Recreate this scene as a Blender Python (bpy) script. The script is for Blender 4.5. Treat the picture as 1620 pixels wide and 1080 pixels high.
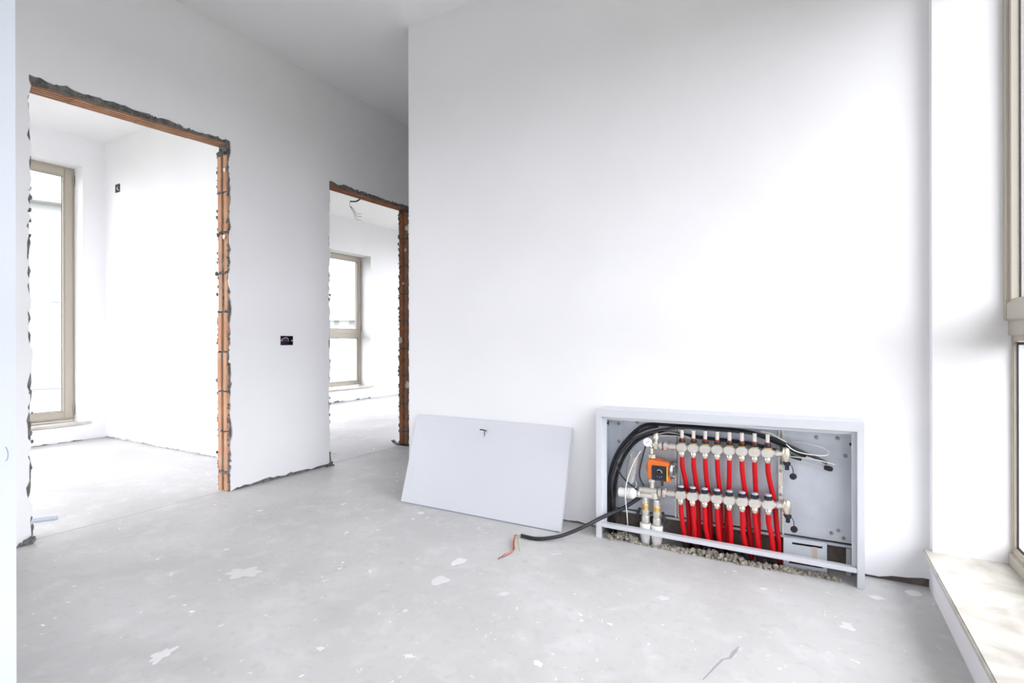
import bpy, bmesh, math, random
from mathutils import Vector, Matrix

# ------------------------------------------------------------------ camera, sky, exposure
scene = bpy.context.scene
for o in list(bpy.data.objects):
    bpy.data.objects.remove(o, do_unlink=True)
COL = scene.collection
rnd = random.Random(7)

cam_data = bpy.data.cameras.new('camera')
cam_data.sensor_width = 36.0
cam_data.lens = 826.0 / 1620.0 * 36.0
cam_data.clip_start = 0.02
cam_data.clip_end = 500
cam = bpy.data.objects.new('camera', cam_data)
COL.objects.link(cam)
cam.matrix_world = (Matrix.Translation((0, 0, 0.9)) @ Matrix.Rotation(math.radians(29.75), 4, 'Z')
                    @ Matrix.Rotation(math.radians(90.0), 4, 'X') @ Matrix.Rotation(math.radians(-0.1), 4, 'Z'))
scene.camera = cam

world = bpy.data.worlds.new('overcast_sky')
scene.world = world
world.use_nodes = True
wn = world.node_tree
wn.nodes.clear()
w_out = wn.nodes.new('ShaderNodeOutputWorld')
w_bg = wn.nodes.new('ShaderNodeBackground')
w_bg.inputs[0].default_value = (0.950, 0.925, 1.0, 1)
w_bg.inputs[1].default_value = 4.2
wn.links.new(w_bg.outputs[0], w_out.inputs[0])

vs = scene.view_settings
vs.view_transform = 'Standard'
vs.look = 'None'
vs.exposure = 1.0
vs.gamma = 1.0
vs.use_curve_mapping = False
cy = scene.cycles
cy.max_bounces = 8
cy.diffuse_bounces = 6
cy.use_adaptive_sampling = True
cy.adaptive_threshold = 0.03
cy.glossy_bounces = 3
cy.caustics_reflective = False
cy.caustics_refractive = False
cy.transparent_max_bounces = 12
cy.sample_clamp_indirect = 8.0
cy.use_denoising = True


def portal(name, loc, rot, sx, sy):
    """sampling aid only: marks a window opening so the sky is sampled through it"""
    d = bpy.data.lights.new(name, 'AREA')
    d.shape = 'RECTANGLE'
    d.size = sx
    d.size_y = sy
    d.cycles.is_portal = True
    o = bpy.data.objects.new(name, d)
    o.location = loc
    o.rotation_euler = rot
    COL.objects.link(o)
    return o


R90 = math.radians(90)
portal('window_portal', (0.655, 0.07, 1.25), (0, R90, 0), 2.22, 4.6)
portal('window_portal', (-6.055, 0.8, 1.34), (0, -R90, 0), 2.36, 2.82)
portal('window_portal', (-4.55, -0.91, 1.355), (-R90, 0, 0), 2.6, 2.39)
portal('window_portal', (-4.55, 7.41, 1.355), (R90, 0, 0), 2.6, 2.39)
portal('window_portal', (-6.41, 4.42, 1.23), (0, -R90, 0), 2.09, 3.44)

# ------------------------------------------------------------------ materials
MATS = {}


def mat(name, col, rough=0.6, metal=0.0, col2=None, nscale=8.0, nlo=0.35, nhi=0.65, bump=0.0, bscale=40.0,
        detail=6.0, spec=None, trans=0.0, coat=0.0):
    m = bpy.data.materials.new(name)
    m.use_nodes = True
    nt = m.node_tree
    p = nt.nodes['Principled BSDF']
    p.inputs['Base Color'].default_value = (*col, 1)
    p.inputs['Roughness'].default_value = rough
    p.inputs['Metallic'].default_value = metal
    if spec is not None:
        p.inputs['Specular IOR Level'].default_value = spec
    if trans:
        p.inputs['Transmission Weight'].default_value = trans
    if coat:
        p.inputs['Coat Weight'].default_value = coat
    tc = None
    if col2 is not None or bump:
        tc = nt.nodes.new('ShaderNodeTexCoord')
    if col2 is not None:
        n = nt.nodes.new('ShaderNodeTexNoise')
        n.inputs['Scale'].default_value = nscale
        n.inputs['Detail'].default_value = detail
        nt.links.new(tc.outputs['Object'], n.inputs['Vector'])
        mr = nt.nodes.new('ShaderNodeMapRange')
        mr.inputs['From Min'].default_value = nlo
        mr.inputs['From Max'].default_value = nhi
        nt.links.new(n.outputs['Fac'], mr.inputs['Value'])
        mx = nt.nodes.new('ShaderNodeMix')
        mx.data_type = 'RGBA'
        mx.inputs[6].default_value = (*col, 1)
        mx.inputs[7].default_value = (*col2, 1)
        nt.links.new(mr.outputs['Result'], mx.inputs[0])
        nt.links.new(mx.outputs[2], p.inputs['Base Color'])
    if bump:
        n2 = nt.nodes.new('ShaderNodeTexNoise')
        n2.inputs['Scale'].default_value = bscale
        n2.inputs['Detail'].default_value = 5
        nt.links.new(tc.outputs['Object'], n2.inputs['Vector'])
        b = nt.nodes.new('ShaderNodeBump')
        b.inputs['Strength'].default_value = bump
        b.inputs['Distance'].default_value = 0.01
        nt.links.new(n2.outputs['Fac'], b.inputs['Height'])
        nt.links.new(b.outputs['Normal'], p.inputs['Normal'])
    MATS[name] = m
    return m


mat('plaster', (0.855, 0.85, 0.86), 0.75, col2=(0.88, 0.875, 0.885), nscale=2.2, bump=0.03, bscale=9)
mat('ceiling_paint', (0.855, 0.85, 0.85), 0.8, col2=(0.88, 0.875, 0.875), nscale=1.5)
mat('plaster_edge', (0.62, 0.62, 0.60), 0.9, col2=(0.36, 0.36, 0.35), nscale=22, bump=0.5, bscale=70)
mat('mortar', (0.10, 0.10, 0.098), 0.95, col2=(0.24, 0.235, 0.22), nscale=30, bump=0.9, bscale=90)
mat('raw_block', (0.10, 0.085, 0.075), 0.95, col2=(0.20, 0.17, 0.15), nscale=10, bump=0.6, bscale=60)
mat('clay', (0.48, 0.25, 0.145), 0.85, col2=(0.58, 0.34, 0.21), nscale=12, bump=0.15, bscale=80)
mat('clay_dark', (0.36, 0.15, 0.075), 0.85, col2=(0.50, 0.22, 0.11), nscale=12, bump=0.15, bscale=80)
mat('foam', (0.85, 0.80, 0.68), 0.9)
mat('frame_beige', (0.45, 0.405, 0.335), 0.45)
mat('frame_gap', (0.20, 0.17, 0.12), 0.9, col2=(0.34, 0.30, 0.22), nscale=40)
mat('gasket', (0.02, 0.022, 0.03), 0.5)
mat('hinge_plastic', (0.75, 0.73, 0.68), 0.4)
mat('enamel', (0.64, 0.655, 0.685), 0.32, col2=(0.625, 0.64, 0.67), nscale=3)
mat('plaster_dim_tint', (0.52, 0.555, 0.60), 0.6, col2=(0.535, 0.57, 0.615), nscale=2)  # near wall: dimmer, bluer light put into the colour
mat('galvanised', (0.56, 0.60, 0.65), 0.45, 0.55, col2=(0.64, 0.68, 0.73), nscale=9, detail=3)
mat('nickel', (0.74, 0.71, 0.66), 0.33, 0.65, col2=(0.66, 0.62, 0.56), nscale=30)
mat('nickel_nut', (0.80, 0.75, 0.62), 0.25, 0.85)
mat('brass', (0.80, 0.52, 0.16), 0.3, 0.85)
mat('chrome_dark', (0.32, 0.32, 0.33), 0.3, 0.9)
mat('red_pipe', (0.52, 0.0012, 0.006), 0.42, spec=0.3)
mat('black_rubber', (0.012, 0.012, 0.014), 0.45)
mat('black_gloss', (0.015, 0.018, 0.026), 0.18)
mat('conduit', (0.022, 0.022, 0.026), 0.33)
mat('cap_sky_sheen', (0.42, 0.47, 0.55), 0.3)  # cap tops: reflected sky put into the colour of the black caps
mat('clear_plastic', (0.78, 0.74, 0.68), 0.2)
mat('red_ring', (0.25, 0.008, 0.02), 0.4)
mat('yellow', (0.80, 0.52, 0.04), 0.4)
mat('orange', (0.80, 0.19, 0.03), 0.4)
mat('white_plastic', (0.80, 0.79, 0.76), 0.45)
mat('sleeve_white', (0.80, 0.79, 0.77), 0.7)
mat('dial', (0.80, 0.81, 0.84), 0.4)
mat('wire_white', (0.82, 0.80, 0.76), 0.5)
mat('wire_orange', (0.75, 0.28, 0.05), 0.5)
mat('wire_green', (0.35, 0.42, 0.05), 0.5)
mat('wire_purple', (0.16, 0.04, 0.26), 0.5)
mat('wire_brown', (0.30, 0.08, 0.07), 0.5)
mat('navy_plastic', (0.018, 0.014, 0.045), 0.45)
mat('capillary', (0.78, 0.77, 0.75), 0.3, 0.3)
mat('rubble', (0.25, 0.23, 0.18), 0.95, col2=(0.46, 0.43, 0.36), nscale=60, bump=0.5, bscale=120)
mat('splash', (0.74, 0.74, 0.73), 0.8)
mat('splash_grey', (0.69, 0.69, 0.68), 0.85)
mat('scuff', (0.34, 0.35, 0.37), 0.9)
mat('pencil', (0.30, 0.32, 0.38), 0.8)
mat('beige_paper', (0.52, 0.45, 0.36), 0.8)
mat('strip_metal', (0.56, 0.61, 0.69), 0.35, 0.2)
mat('flange_grey', (0.26, 0.29, 0.35), 0.4, 0.3)
mat('house_wall', (0.42, 0.42, 0.42), 0.9)
mat('house_roof', (0.48, 0.485, 0.49), 0.9)
mat('house_glass', (0.28, 0.30, 0.34), 0.5)
mat('grass_ground', (0.10, 0.11, 0.08), 0.95, col2=(0.16, 0.16, 0.13), nscale=0.3)


def concrete_material():
    m = bpy.data.materials.new('screed')
    m.use_nodes = True
    nt = m.node_tree
    N, L = nt.nodes, nt.links
    p = N['Principled BSDF']
    tc = N.new('ShaderNodeTexCoord')

    def noise(scale, detail=6, dist=0.0):
        n = N.new('ShaderNodeTexNoise')
        n.inputs['Scale'].default_value = scale
        n.inputs['Detail'].default_value = detail
        n.inputs['Distortion'].default_value = dist
        L.new(tc.outputs['Object'], n.inputs['Vector'])
        return n

    def rng(sock, a, b, lo=0.0, hi=1.0):
        r = N.new('ShaderNodeMapRange')
        r.inputs['From Min'].default_value = a
        r.inputs['From Max'].default_value = b
        r.inputs['To Min'].default_value = lo
        r.inputs['To Max'].default_value = hi
        L.new(sock, r.inputs['Value'])
        return r.outputs['Result']

    def mix(fac, a, b):
        x = N.new('ShaderNodeMix')
        x.data_type = 'RGBA'
        L.new(fac, x.inputs[0])
        for s, v in ((6, a), (7, b)):
            if isinstance(v, tuple):
                x.inputs[s].default_value = (*v, 1)
            else:
                L.new(v, x.inputs[s])
        return x.outputs[2]

    def mul(a, b):
        q = N.new('ShaderNodeMath')
        q.operation = 'MULTIPLY'
        L.new(a, q.inputs[0])
        L.new(b, q.inputs[1])
        return q.outputs[0]

    c = mix(rng(noise(1.6, 8, 0.6).outputs['Fac'], 0.3, 0.7), (0.49, 0.485, 0.47), (0.61, 0.605, 0.59))
    c = mix(rng(noise(9, 8, 0.4).outputs['Fac'], 0.52, 0.78, 0, 0.5), c, (0.71, 0.705, 0.69))
    c = mix(rng(noise(28, 6).outputs['Fac'], 0.55, 0.75, 0, 0.35), c, (0.40, 0.395, 0.385))
    # drops of paint and plaster, two sizes, gathered in patches
    for sc, th, gate in ((13, 0.15, 0.49), (30, 0.20, 0.46), (60, 0.20, 0.44)):
        v = N.new('ShaderNodeTexVoronoi')
        v.inputs['Scale'].default_value = sc
        v.inputs['Randomness'].default_value = 1.0
        nz = noise(sc * 1.5, 3)
        add = N.new('ShaderNodeVectorMath')
        add.operation = 'MULTIPLY_ADD'
        L.new(nz.outputs['Color'], add.inputs[0])
        add.inputs[1].default_value = (0.05, 0.05, 0.0)
        L.new(tc.outputs['Object'], add.inputs[2])
        L.new(add.outputs[0], v.inputs['Vector'])
        wn_ = N.new('ShaderNodeSeparateColor')
        L.new(v.outputs['Color'], wn_.inputs[0])
        # per-cell size: only some cells carry a drop
        cell = rng(wn_.outputs[0], 0.70, 1.0, 0.0, th)
        lt = N.new('ShaderNodeMath')
        lt.operation = 'SUBTRACT'
        L.new(cell, lt.inputs[0])
        L.new(v.outputs['Distance'], lt.inputs[1])
        drop = rng(lt.outputs[0], 0.0, 0.03)
        g = rng(noise(2.3, 2).outputs['Fac'], gate - 0.04, gate + 0.10, 0.10, 1.0)
        c = mix(mul(drop, g), c, (0.93, 0.93, 0.92))
    L.new(c, p.inputs['Base Color'])
    p.inputs['Roughness'].default_value = 0.62
    b = N.new('ShaderNodeBump')
    b.inputs['Strength'].default_value = 0.12
    b.inputs['Distance'].default_value = 0.01
    L.new(noise(60, 6).outputs['Fac'], b.inputs['Height'])
    L.new(b.outputs['Normal'], p.inputs['Normal'])
    MATS['screed'] = m


def marble_material():
    m = bpy.data.materials.new('marble')
    m.use_nodes = True
    nt = m.node_tree
    N, L = nt.nodes, nt.links
    p = N['Principled BSDF']
    tc = N.new('ShaderNodeTexCoord')
    n = N.new('ShaderNodeTexNoise')
    n.inputs['Scale'].default_value = 5
    n.inputs['Detail'].default_value = 8
    n.inputs['Distortion'].default_value = 1.5
    L.new(tc.outputs['Object'], n.inputs['Vector'])
    r = N.new('ShaderNodeValToRGB')
    r.color_ramp.elements[0].position = 0.30
    r.color_ramp.elements[0].color = (0.40, 0.375, 0.31, 1)
    r.color_ramp.elements[1].position = 0.62
    r.color_ramp.elements[1].color = (0.62, 0.60, 0.54, 1)
    L.new(n.outputs['Fac'], r.inputs[0])
    L.new(r.outputs[0], p.inputs['Base Color'])
    p.inputs['Roughness'].default_value = 0.35
    MATS['marble'] = m


def glass_material():
    m = bpy.data.materials.new('pane_glass')
    m.use_nodes = True
    nt = m.node_tree
    nt.nodes.clear()
    o = nt.nodes.new('ShaderNodeOutputMaterial')
    t = nt.nodes.new('ShaderNodeBsdfTransparent')
    t.inputs[0].default_value = (0.95, 0.97, 0.97, 1)
    g = nt.nodes.new('ShaderNodeBsdfGlossy')
    g.inputs['Roughness'].default_value = 0.02
    lw = nt.nodes.new('ShaderNodeLayerWeight')
    lw.inputs[0].default_value = 0.5
    pw_ = nt.nodes.new('ShaderNodeMath')
    pw_.operation = 'POWER'
    pw_.inputs[1].default_value = 4.0
    nt.links.new(lw.outputs['Facing'], pw_.inputs[0])
    fr = nt.nodes.new('ShaderNodeMapRange')
    fr.inputs['To Min'].default_value = 0.04
    fr.inputs['To Max'].default_value = 0.8
    nt.links.new(pw_.outputs[0], fr.inputs['Value'])
    mx = nt.nodes.new('ShaderNodeMixShader')
    nt.links.new(fr.outputs[0], mx.inputs[0])
    nt.links.new(t.outputs[0], mx.inputs[1])
    nt.links.new(g.outputs[0], mx.inputs[2])
    nt.links.new(mx.outputs[0], o.inputs[0])
    MATS['pane_glass'] = m


concrete_material()
marble_material()
glass_material()

# ------------------------------------------------------------------ mesh helpers
WO = {}


class MB:
    def __init__(s):
        s.v = []
        s.f = []
        s.m = []

    def add(s, vs_, fs_, mi=0):
        k = len(s.v)
        s.v += [Vector(a) for a in vs_]
        for f in fs_:
            s.f.append([i + k for i in f])
            s.m.append(mi)
        return s

    def box(s, a, b, bev=0.0, mi=0, M=None):
        x0, y0, z0 = [min(p, q) for p, q in zip(a, b)]
        x1, y1, z1 = [max(p, q) for p, q in zip(a, b)]
        bm = bmesh.new()
        bmesh.ops.create_cube(bm, size=1)
        for v in bm.verts:
            v.co = Vector((x0 + (v.co.x + .5) * (x1 - x0), y0 + (v.co.y + .5) * (y1 - y0), z0 + (v.co.z + .5) * (z1 - z0)))
        if bev:
            bmesh.ops.bevel(bm, geom=bm.edges[:] + bm.verts[:], offset=bev, segments=2, affect='EDGES', clamp_overlap=True)
        bm.verts.ensure_lookup_table()
        vs_ = [M @ v.co if M else v.co.copy() for v in bm.verts]
        s.add(vs_, [[v.index for v in f.verts] for f in bm.faces], mi)
        bm.free()
        return s

    def lathe(s, prof, o, axis=(0, 0, 1), n=16, cap=True, mi=0, phase=0.0):
        o = Vector(o)
        ax = Vector(axis).normalized()
        t = Vector((0, 0, 1)) if abs(ax.z) < 0.9 else Vector((1, 0, 0))
        e1 = ax.cross(t).normalized()
        e2 = ax.cross(e1)
        vs_, fs_ = [], []
        for (h, r) in prof:
            for i in range(n):
                a = 2 * math.pi * (i + phase) / n
                vs_.append(o + ax * h + (e1 * math.cos(a) + e2 * math.sin(a)) * r)
        for j in range(len(prof) - 1):
            for i in range(n):
                fs_.append([j * n + i, j * n + (i + 1) % n, (j + 1) * n + (i + 1) % n, (j + 1) * n + i])
        if cap:
            fs_.append(list(range(n))[::-1])
            fs_.append([(len(prof) - 1) * n + i for i in range(n)])
        return s.add(vs_, fs_, mi)

    def tube(s, pts, r, n=10, ribs=0.0, step=0.01, mi=0, flat=1.0):
        P = spline(pts, step)
        m = len(P)
        vs_, fs_ = [], []
        prev = None
        for i, p in enumerate(P):
            t = (P[min(i + 1, m - 1)] - P[max(i - 1, 0)]).normalized()
            if prev is None:
                u = t.orthogonal().normalized()
            else:
                u = (prev - t * prev.dot(t)).normalized()
            prev = u
            w = t.cross(u)
            rr = r * (1 - ribs * (i % 2)) if ribs else (r[0] + (r[1] - r[0]) * i / (m - 1) if isinstance(r, tuple) else r)
            for k in range(n):
                a = 2 * math.pi * k / n
                vs_.append(p + (u * math.cos(a) + w * math.sin(a) * flat) * rr)
        for j in range(m - 1):
            for k in range(n):
                fs_.append([j * n + k, j * n + (k + 1) % n, (j + 1) * n + (k + 1) % n, (j + 1) * n + k])
        fs_.append(list(range(n))[::-1])
        fs_.append([(m - 1) * n + k for k in range(n)])
        return s.add(vs_, fs_, mi)

    def prism(s, poly, plane, a, b, mi=0):
        """poly: 2D outline; plane 'x' -> (y,z) extruded a..b in x; 'y' -> (x,z); 'z' -> (x,y)"""
        def pt(q, h):
            return {'x': (h, q[0], q[1]), 'y': (q[0], h, q[1]), 'z': (q[0], q[1], h)}[plane]
        n = len(poly)
        vs_ = [pt(q, a) for q in poly] + [pt(q, b) for q in poly]
        fs_ = [list(range(n))[::-1], [n + i for i in range(n)]]
        fs_ += [[i, (i + 1) % n, n + (i + 1) % n, n + i] for i in range(n)]
        return s.add(vs_, fs_, mi)

    def lump(s, c, r, jit=0.3, sq=(1, 1, 1)):
        bm = bmesh.new()
        bmesh.ops.create_icosphere(bm, subdivisions=1, radius=1)
        vs_ = [Vector(c) + Vector((v.co.x * sq[0], v.co.y * sq[1], v.co.z * sq[2])) * r * (1 + rnd.uniform(-jit, jit)) for v in bm.verts]
        s.add(vs_, [[v.index for v in f.verts] for f in bm.faces])
        bm.free()
        return s

    def xf(s, fn):
        s.v = [Vector(fn(v)) for v in s.v]
        return s


def spline(pts, step):
    P = [Vector(p) for p in pts]
    if len(P) == 2:
        n = max(2, int((P[1] - P[0]).length / step) + 1)
        return [P[0].lerp(P[1], i / (n - 1)) for i in range(n)]
    out = []
    for i in range(len(P) - 1):
        p0 = P[i - 1] if i else P[0] * 2 - P[1]
        p1, p2 = P[i], P[i + 1]
        p3 = P[i + 2] if i + 2 < len(P) else P[-1] * 2 - P[-2]
        n = max(1, int((p2 - p1).length / step))
        for k in range(n):
            t = k / n
            out.append(0.5 * ((2 * p1) + (p2 - p0) * t + (2 * p0 - 5 * p1 + 4 * p2 - p3) * t * t
                              + (3 * p1 - p0 - 3 * p2 + p3) * t ** 3))
    out.append(P[-1])
    return out


def props(o, label=None, cat=None, group=None, kind=None):
    for k, v in (('label', label), ('category', cat), ('group', group), ('kind', kind)):
        if v:
            o[k] = v
    return o


def obj(name, mb, mats, parent=None, origin=None, smooth=None, **kw):
    """one mesh object; mb holds world coordinates; a part is stored relative to its thing's origin"""
    og = WO[parent.name] if parent is not None else Vector(origin if origin is not None else (0, 0, 0))
    me = bpy.data.meshes.new(name)
    me.from_pydata([v - og for v in mb.v], [], mb.f)
    for mm in (mats if isinstance(mats, (list, tuple)) else [mats]):
        me.materials.append(MATS[mm])
    if isinstance(mats, (list, tuple)):
        me.polygons.foreach_set('material_index', mb.m)
    bm = bmesh.new()
    bm.from_mesh(me)
    bmesh.ops.recalc_face_normals(bm, faces=bm.faces[:])
    bm.to_mesh(me)
    bm.free()
    if smooth:
        me.shade_smooth()
        me.set_sharp_from_angle(angle=math.radians(smooth))
    o = bpy.data.objects.new(name, me)
    COL.objects.link(o)
    if parent is not None:
        o.parent = parent
    else:
        o.location = og
    WO[o.name] = og
    return props(o, **kw)


def thing(name, loc, label, cat, group=None):
    o = bpy.data.objects.new(name, None)
    o.empty_display_size = 0.05
    COL.objects.link(o)
    o.location = loc
    WO[o.name] = Vector(loc)
    return props(o, label, cat, group)


def structure(name, mb, mats, label=None, smooth=None):
    return obj(name, mb, mats, None, (0, 0, 0), smooth, label=label, kind='structure')


def ragged(a, b, amp, step=0.02, seed=0):
    """offsets along a..b as [(t, off)]; a broken plaster edge"""
    r = random.Random(seed)
    n = max(2, int(abs(b - a) / step))
    out, w = [], 0.0
    for i in range(n + 1):
        w = 0.6 * w + r.uniform(-1, 1) * amp * 0.8
        t = a + (b - a) * (i + (r.uniform(-.35, .35) if 0 < i < n else 0)) / n
        out.append((t, max(-amp * 1.3, min(amp * 1.3, w + r.uniform(-.35, .35) * amp))))
    out[0] = (out[0][0], 0.0)
    out[-1] = (out[-1][0], 0.0)
    return out


CEIL = 2.78
XL = -3.035      # hall face of the left wall
YF = 2.40        # face of the front wall
XR = 0.375       # face of the window wall

# ------------------------------------------------------------------ the setting
# floor: hall screed (with the open trench under the cabinet), room screed, joint between them
fl = MB()
fl.box((-3.073, -2.4, -0.10), (0.62, 2.305, 0))
fl.box((-3.073, 2.305, -0.10), (-0.825, 2.43, 0))
fl.box((-0.10, 2.305, -0.10), (0.62, 2.43, 0))
fl.box((-3.073, 2.43, -0.10), (0.62, 5.3, 0))
fl.box((-6.6, -2.4, -0.10), (-3.080, 7.4, 0.0))
fl.box((-6.6, -2.4, -0.16), (0.62, 7.4, -0.10))
floor = structure('floor', fl, 'screed', 'grey cement screed floor spotted with paint and plaster')

structure('ceiling', MB().box((-6.6, -2.6, CEIL), (0.9, 7.5, CEIL + 0.15)), 'ceiling_paint', 'plain white plastered ceiling')

# --- left wall: brick core with a plaster skin each side and two rough doorways
D1a, D1b = 0.965, 1.885          # first doorway (y)
D2a, D2b = 2.645, 3.505          # second doorway
EB = (2.232, 2.328, 0.878, 0.940)  # socket hole in the pier (y0,y1,z0,z1)


def lint1(y):
    return 2.058 + (y - 0.97) / 0.9 * 0.034


def lint2(y):
    return 2.043 + (y - 2.64) / 0.9 * 0.012


wl = MB()


def layer(x0, x1, mi, seed, o1, o2, amp, topamp, foot):
    """one layer of the left wall; o1/o2 = how far its edge stays back from the openings"""
    up = 0.034 if mi == 0 else 0.012
    T1 = lambda y: lint1(y) + up * (1.25 - 0.75 * (y - D1a) / 0.9)
    T2 = lambda y: lint2(y) + up * .7
    la = ragged(0.0, T1(D1a - o1), amp, 0.028, seed)
    wl.prism([(-2.4, 0)] + [(D1a - o1 + d, z) for z, d in la] + [(D1a - o1, CEIL), (-2.4, CEIL)], 'x', x0, x1, mi)
    rb = ragged(0.0, T1(D1b + o1), amp, 0.028, seed + 1)
    bt = ragged(D1b + o1, D2a - o1, foot[1], 0.03, seed + 2)
    # pier left of the socket hole
    ft = [(y, max(0.0, foot[0] + d)) for y, d in bt]
    fl_ = [q for q in ft if q[0] < EB[0] - .005 and q[0] > D1b + o1 + .02]
    fm_ = [q for q in ft if EB[0] < q[0] < EB[1]]
    fr_ = [q for q in ft if q[0] > EB[1] + .005 and q[0] < D2a - o1 - .02]
    zf = foot[0]
    wl.prism([(D1b + o1 - d, z) for z, d in rb[::-1]] + fl_ + [(EB[0], zf), (EB[0], CEIL), (D1b + o1, CEIL)], 'x', x0, x1, mi)
    wl.prism([(EB[0], zf)] + fm_ + [(EB[1], zf), (EB[1], EB[2]), (EB[0], EB[2])], 'x', x0, x1, mi)
    wl.prism([(EB[0], EB[3]), (EB[1], EB[3]), (EB[1], CEIL), (EB[0], CEIL)], 'x', x0, x1, mi)
    lb = ragged(0.0, T2(D2a - o2), amp, 0.028, seed + 3)
    wl.prism([(EB[1], zf)] + fr_ + [(D2a - o2 + d, z) for z, d in lb] + [(D2a - o2, CEIL), (EB[1], CEIL)], 'x', x0, x1, mi)
    rb2 = ragged(0.0, T2(D2b + o2), amp, 0.028, seed + 4)
    wl.prism([(D2b + o2 - d, z) for z, d in rb2[::-1]] + [(7.4, 0), (7.4, CEIL), (D2b + o2, CEIL)], 'x', x0, x1, mi)
    # above the openings
    t1 = ragged(D1a - o1, D1b + o1, topamp, 0.022, seed + 5)
    wl.prism([(y, T1(y) + d) for y, d in t1] + [(D1b + o1, CEIL), (D1a - o1, CEIL)], 'x', x0, x1, mi)
    t2 = ragged(D2a - o2, D2b + o2, topamp, 0.022, seed + 6)
    wl.prism([(y, T2(y) + d) for y, d in t2] + [(D2b + o2, CEIL), (D2a - o2, CEIL)], 'x', x0, x1, mi)


layer(XL - 0.011, XL, 0, 11, 0.008, 0.007, 0.010, 0.009, (0.018, 0.012))
layer(XL - 0.110, XL - 0.011, 1, 31, 0.003, 0.003, 0.006, 0.004, (0.0, 0.0))
layer(XL - 0.121, XL - 0.110, 0, 51, 0.008, 0.008, 0.008, 0.009, (0.012, 0.008))
for (ya, yb, fn, k) in ((D1a - .006, D1b + .004, lint1, 91), (D2a - .006, D2b + .004, lint2, 92)):
    b0 = ragged(ya, yb, .003, .02, k)
    wl.prism([(y, fn(y) + .003 + d) for y, d in b0] + [(yb, fn(yb) + .03), (ya, fn(ya) + .05)], 'x', XL - .0135, XL - .004, 1)
wall_left = structure('wall_left', wl, ['plaster', 'mortar'], 'white plastered wall with two rough unlined doorways')

# clay blocks of the jambs, one object each
COURSES = [0.0, 0.122, 0.364, 0.605, 0.845, 1.086, 1.325, 1.567, 1.808, 2.035]


def brick_mesh(h, seed):
    r = random.Random(seed)
    g = 0.016 + r.uniform(-.003, .003)
    xa, xb = -0.047, 0.047
    prof = [(xa, 0.03), (xa, 0.003), (xa + .003, 0), (-.010, 0), (-.008, g), (.013, g), (.015, 0), (xb - .003, 0), (xb, .003), (xb, .03)]
    return MB().prism(prof, 'z', 0, h)


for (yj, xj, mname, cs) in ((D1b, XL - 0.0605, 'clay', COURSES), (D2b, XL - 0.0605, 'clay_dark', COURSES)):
    for i in range(len(cs) - 1):
        gap = 0.010 + rnd.uniform(-.002, .004)
        mb = brick_mesh(cs[i + 1] - cs[i] - gap, i)
        dx, dy = rnd.uniform(-.003, .003), rnd.uniform(-.003, .003)
        z0 = cs[i] + 0.001
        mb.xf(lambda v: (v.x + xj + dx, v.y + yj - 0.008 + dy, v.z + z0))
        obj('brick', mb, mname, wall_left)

# mortar left in the joints, in the grooves and along the broken edges
ml = MB()
for yj in (D1b, D2b):
    for z in COURSES[1:]:
        for k in range(7):
            ml.lump((XL - 0.0605 + rnd.uniform(-.045, .045), yj - 0.004 + rnd.uniform(-.003, .004), z - 0.006 + rnd.uniform(-.006, .006)), rnd.uniform(.005, .010), .35)
    for k in range(110):
        ml.lump((XL - 0.0605 + 0.003 + rnd.uniform(-.006, .006), yj + 0.004 + rnd.uniform(-.004, .003), rnd.choice((rnd.uniform(.05, .4), rnd.uniform(.55, .85), rnd.uniform(1.1, 1.9)))), rnd.uniform(.004, .008), .35, (1, 1, 2.2))
    for k in range(120):
        ml.lump((XL - 0.008 + rnd.uniform(-.008, .003), yj + rnd.uniform(-.006, .006), rnd.uniform(0, 2.05)), rnd.uniform(.003, .007), .4, (1, 1, 1.6))
    for k in range(90):
        ml.lump((XL - 0.112 + rnd.uniform(-.008, .008), yj + rnd.uniform(-.008, .004), rnd.uniform(0, 2.05)), rnd.uniform(.004, .009), .4, (1, 1, 1.8))
    for k in range(26):
        ml.lump((XL - 0.06 + rnd.uniform(-.05, .05), yj + rnd.uniform(-.010, .004), 2.045 + rnd.uniform(-.008, .02)), rnd.uniform(.008, .013), .4)
for ya in (D1a, D2a):
    for k in range(30):
        ml.lump((XL - 0.004 + rnd.uniform(-.006, .003), ya + rnd.uniform(-.008, .003), rnd.choice((rnd.uniform(0, .1), rnd.uniform(.1, 1.6)))), rnd.uniform(.004, .008), .4, (.6, 1, 2))
for (ya, yb, fn) in ((D1a, D1b, lint1), (D2a, D2b, lint2)):
    for k in range(150):
        y = rnd.uniform(ya + .01, yb)
        ml.lump((XL - 0.008 + rnd.uniform(-.004, .005), y, fn(y) + 0.014 + rnd.uniform(-.004, .016 * (1.2 - (y - ya)))), rnd.uniform(.004, .009), .4)
obj('mortar_residue', ml, 'mortar', wall_left, kind='stuff')

# small crumbs at the foot of the jambs
ft = MB()
for (yc, n_) in ((0.955, 60), (2.640, 40)):
    for k in range(n_):
        q = abs(rnd.gauss(0, .022))
        ft.lump((XL + 0.002 + abs(rnd.gauss(0, .008)), yc - q + .012, rnd.uniform(0, .03) * max(0, 1 - q / .06)), rnd.uniform(.005, .010), .4)
obj('mortar_crumbs', ft, 'mortar', wall_left, kind='stuff')

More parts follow.
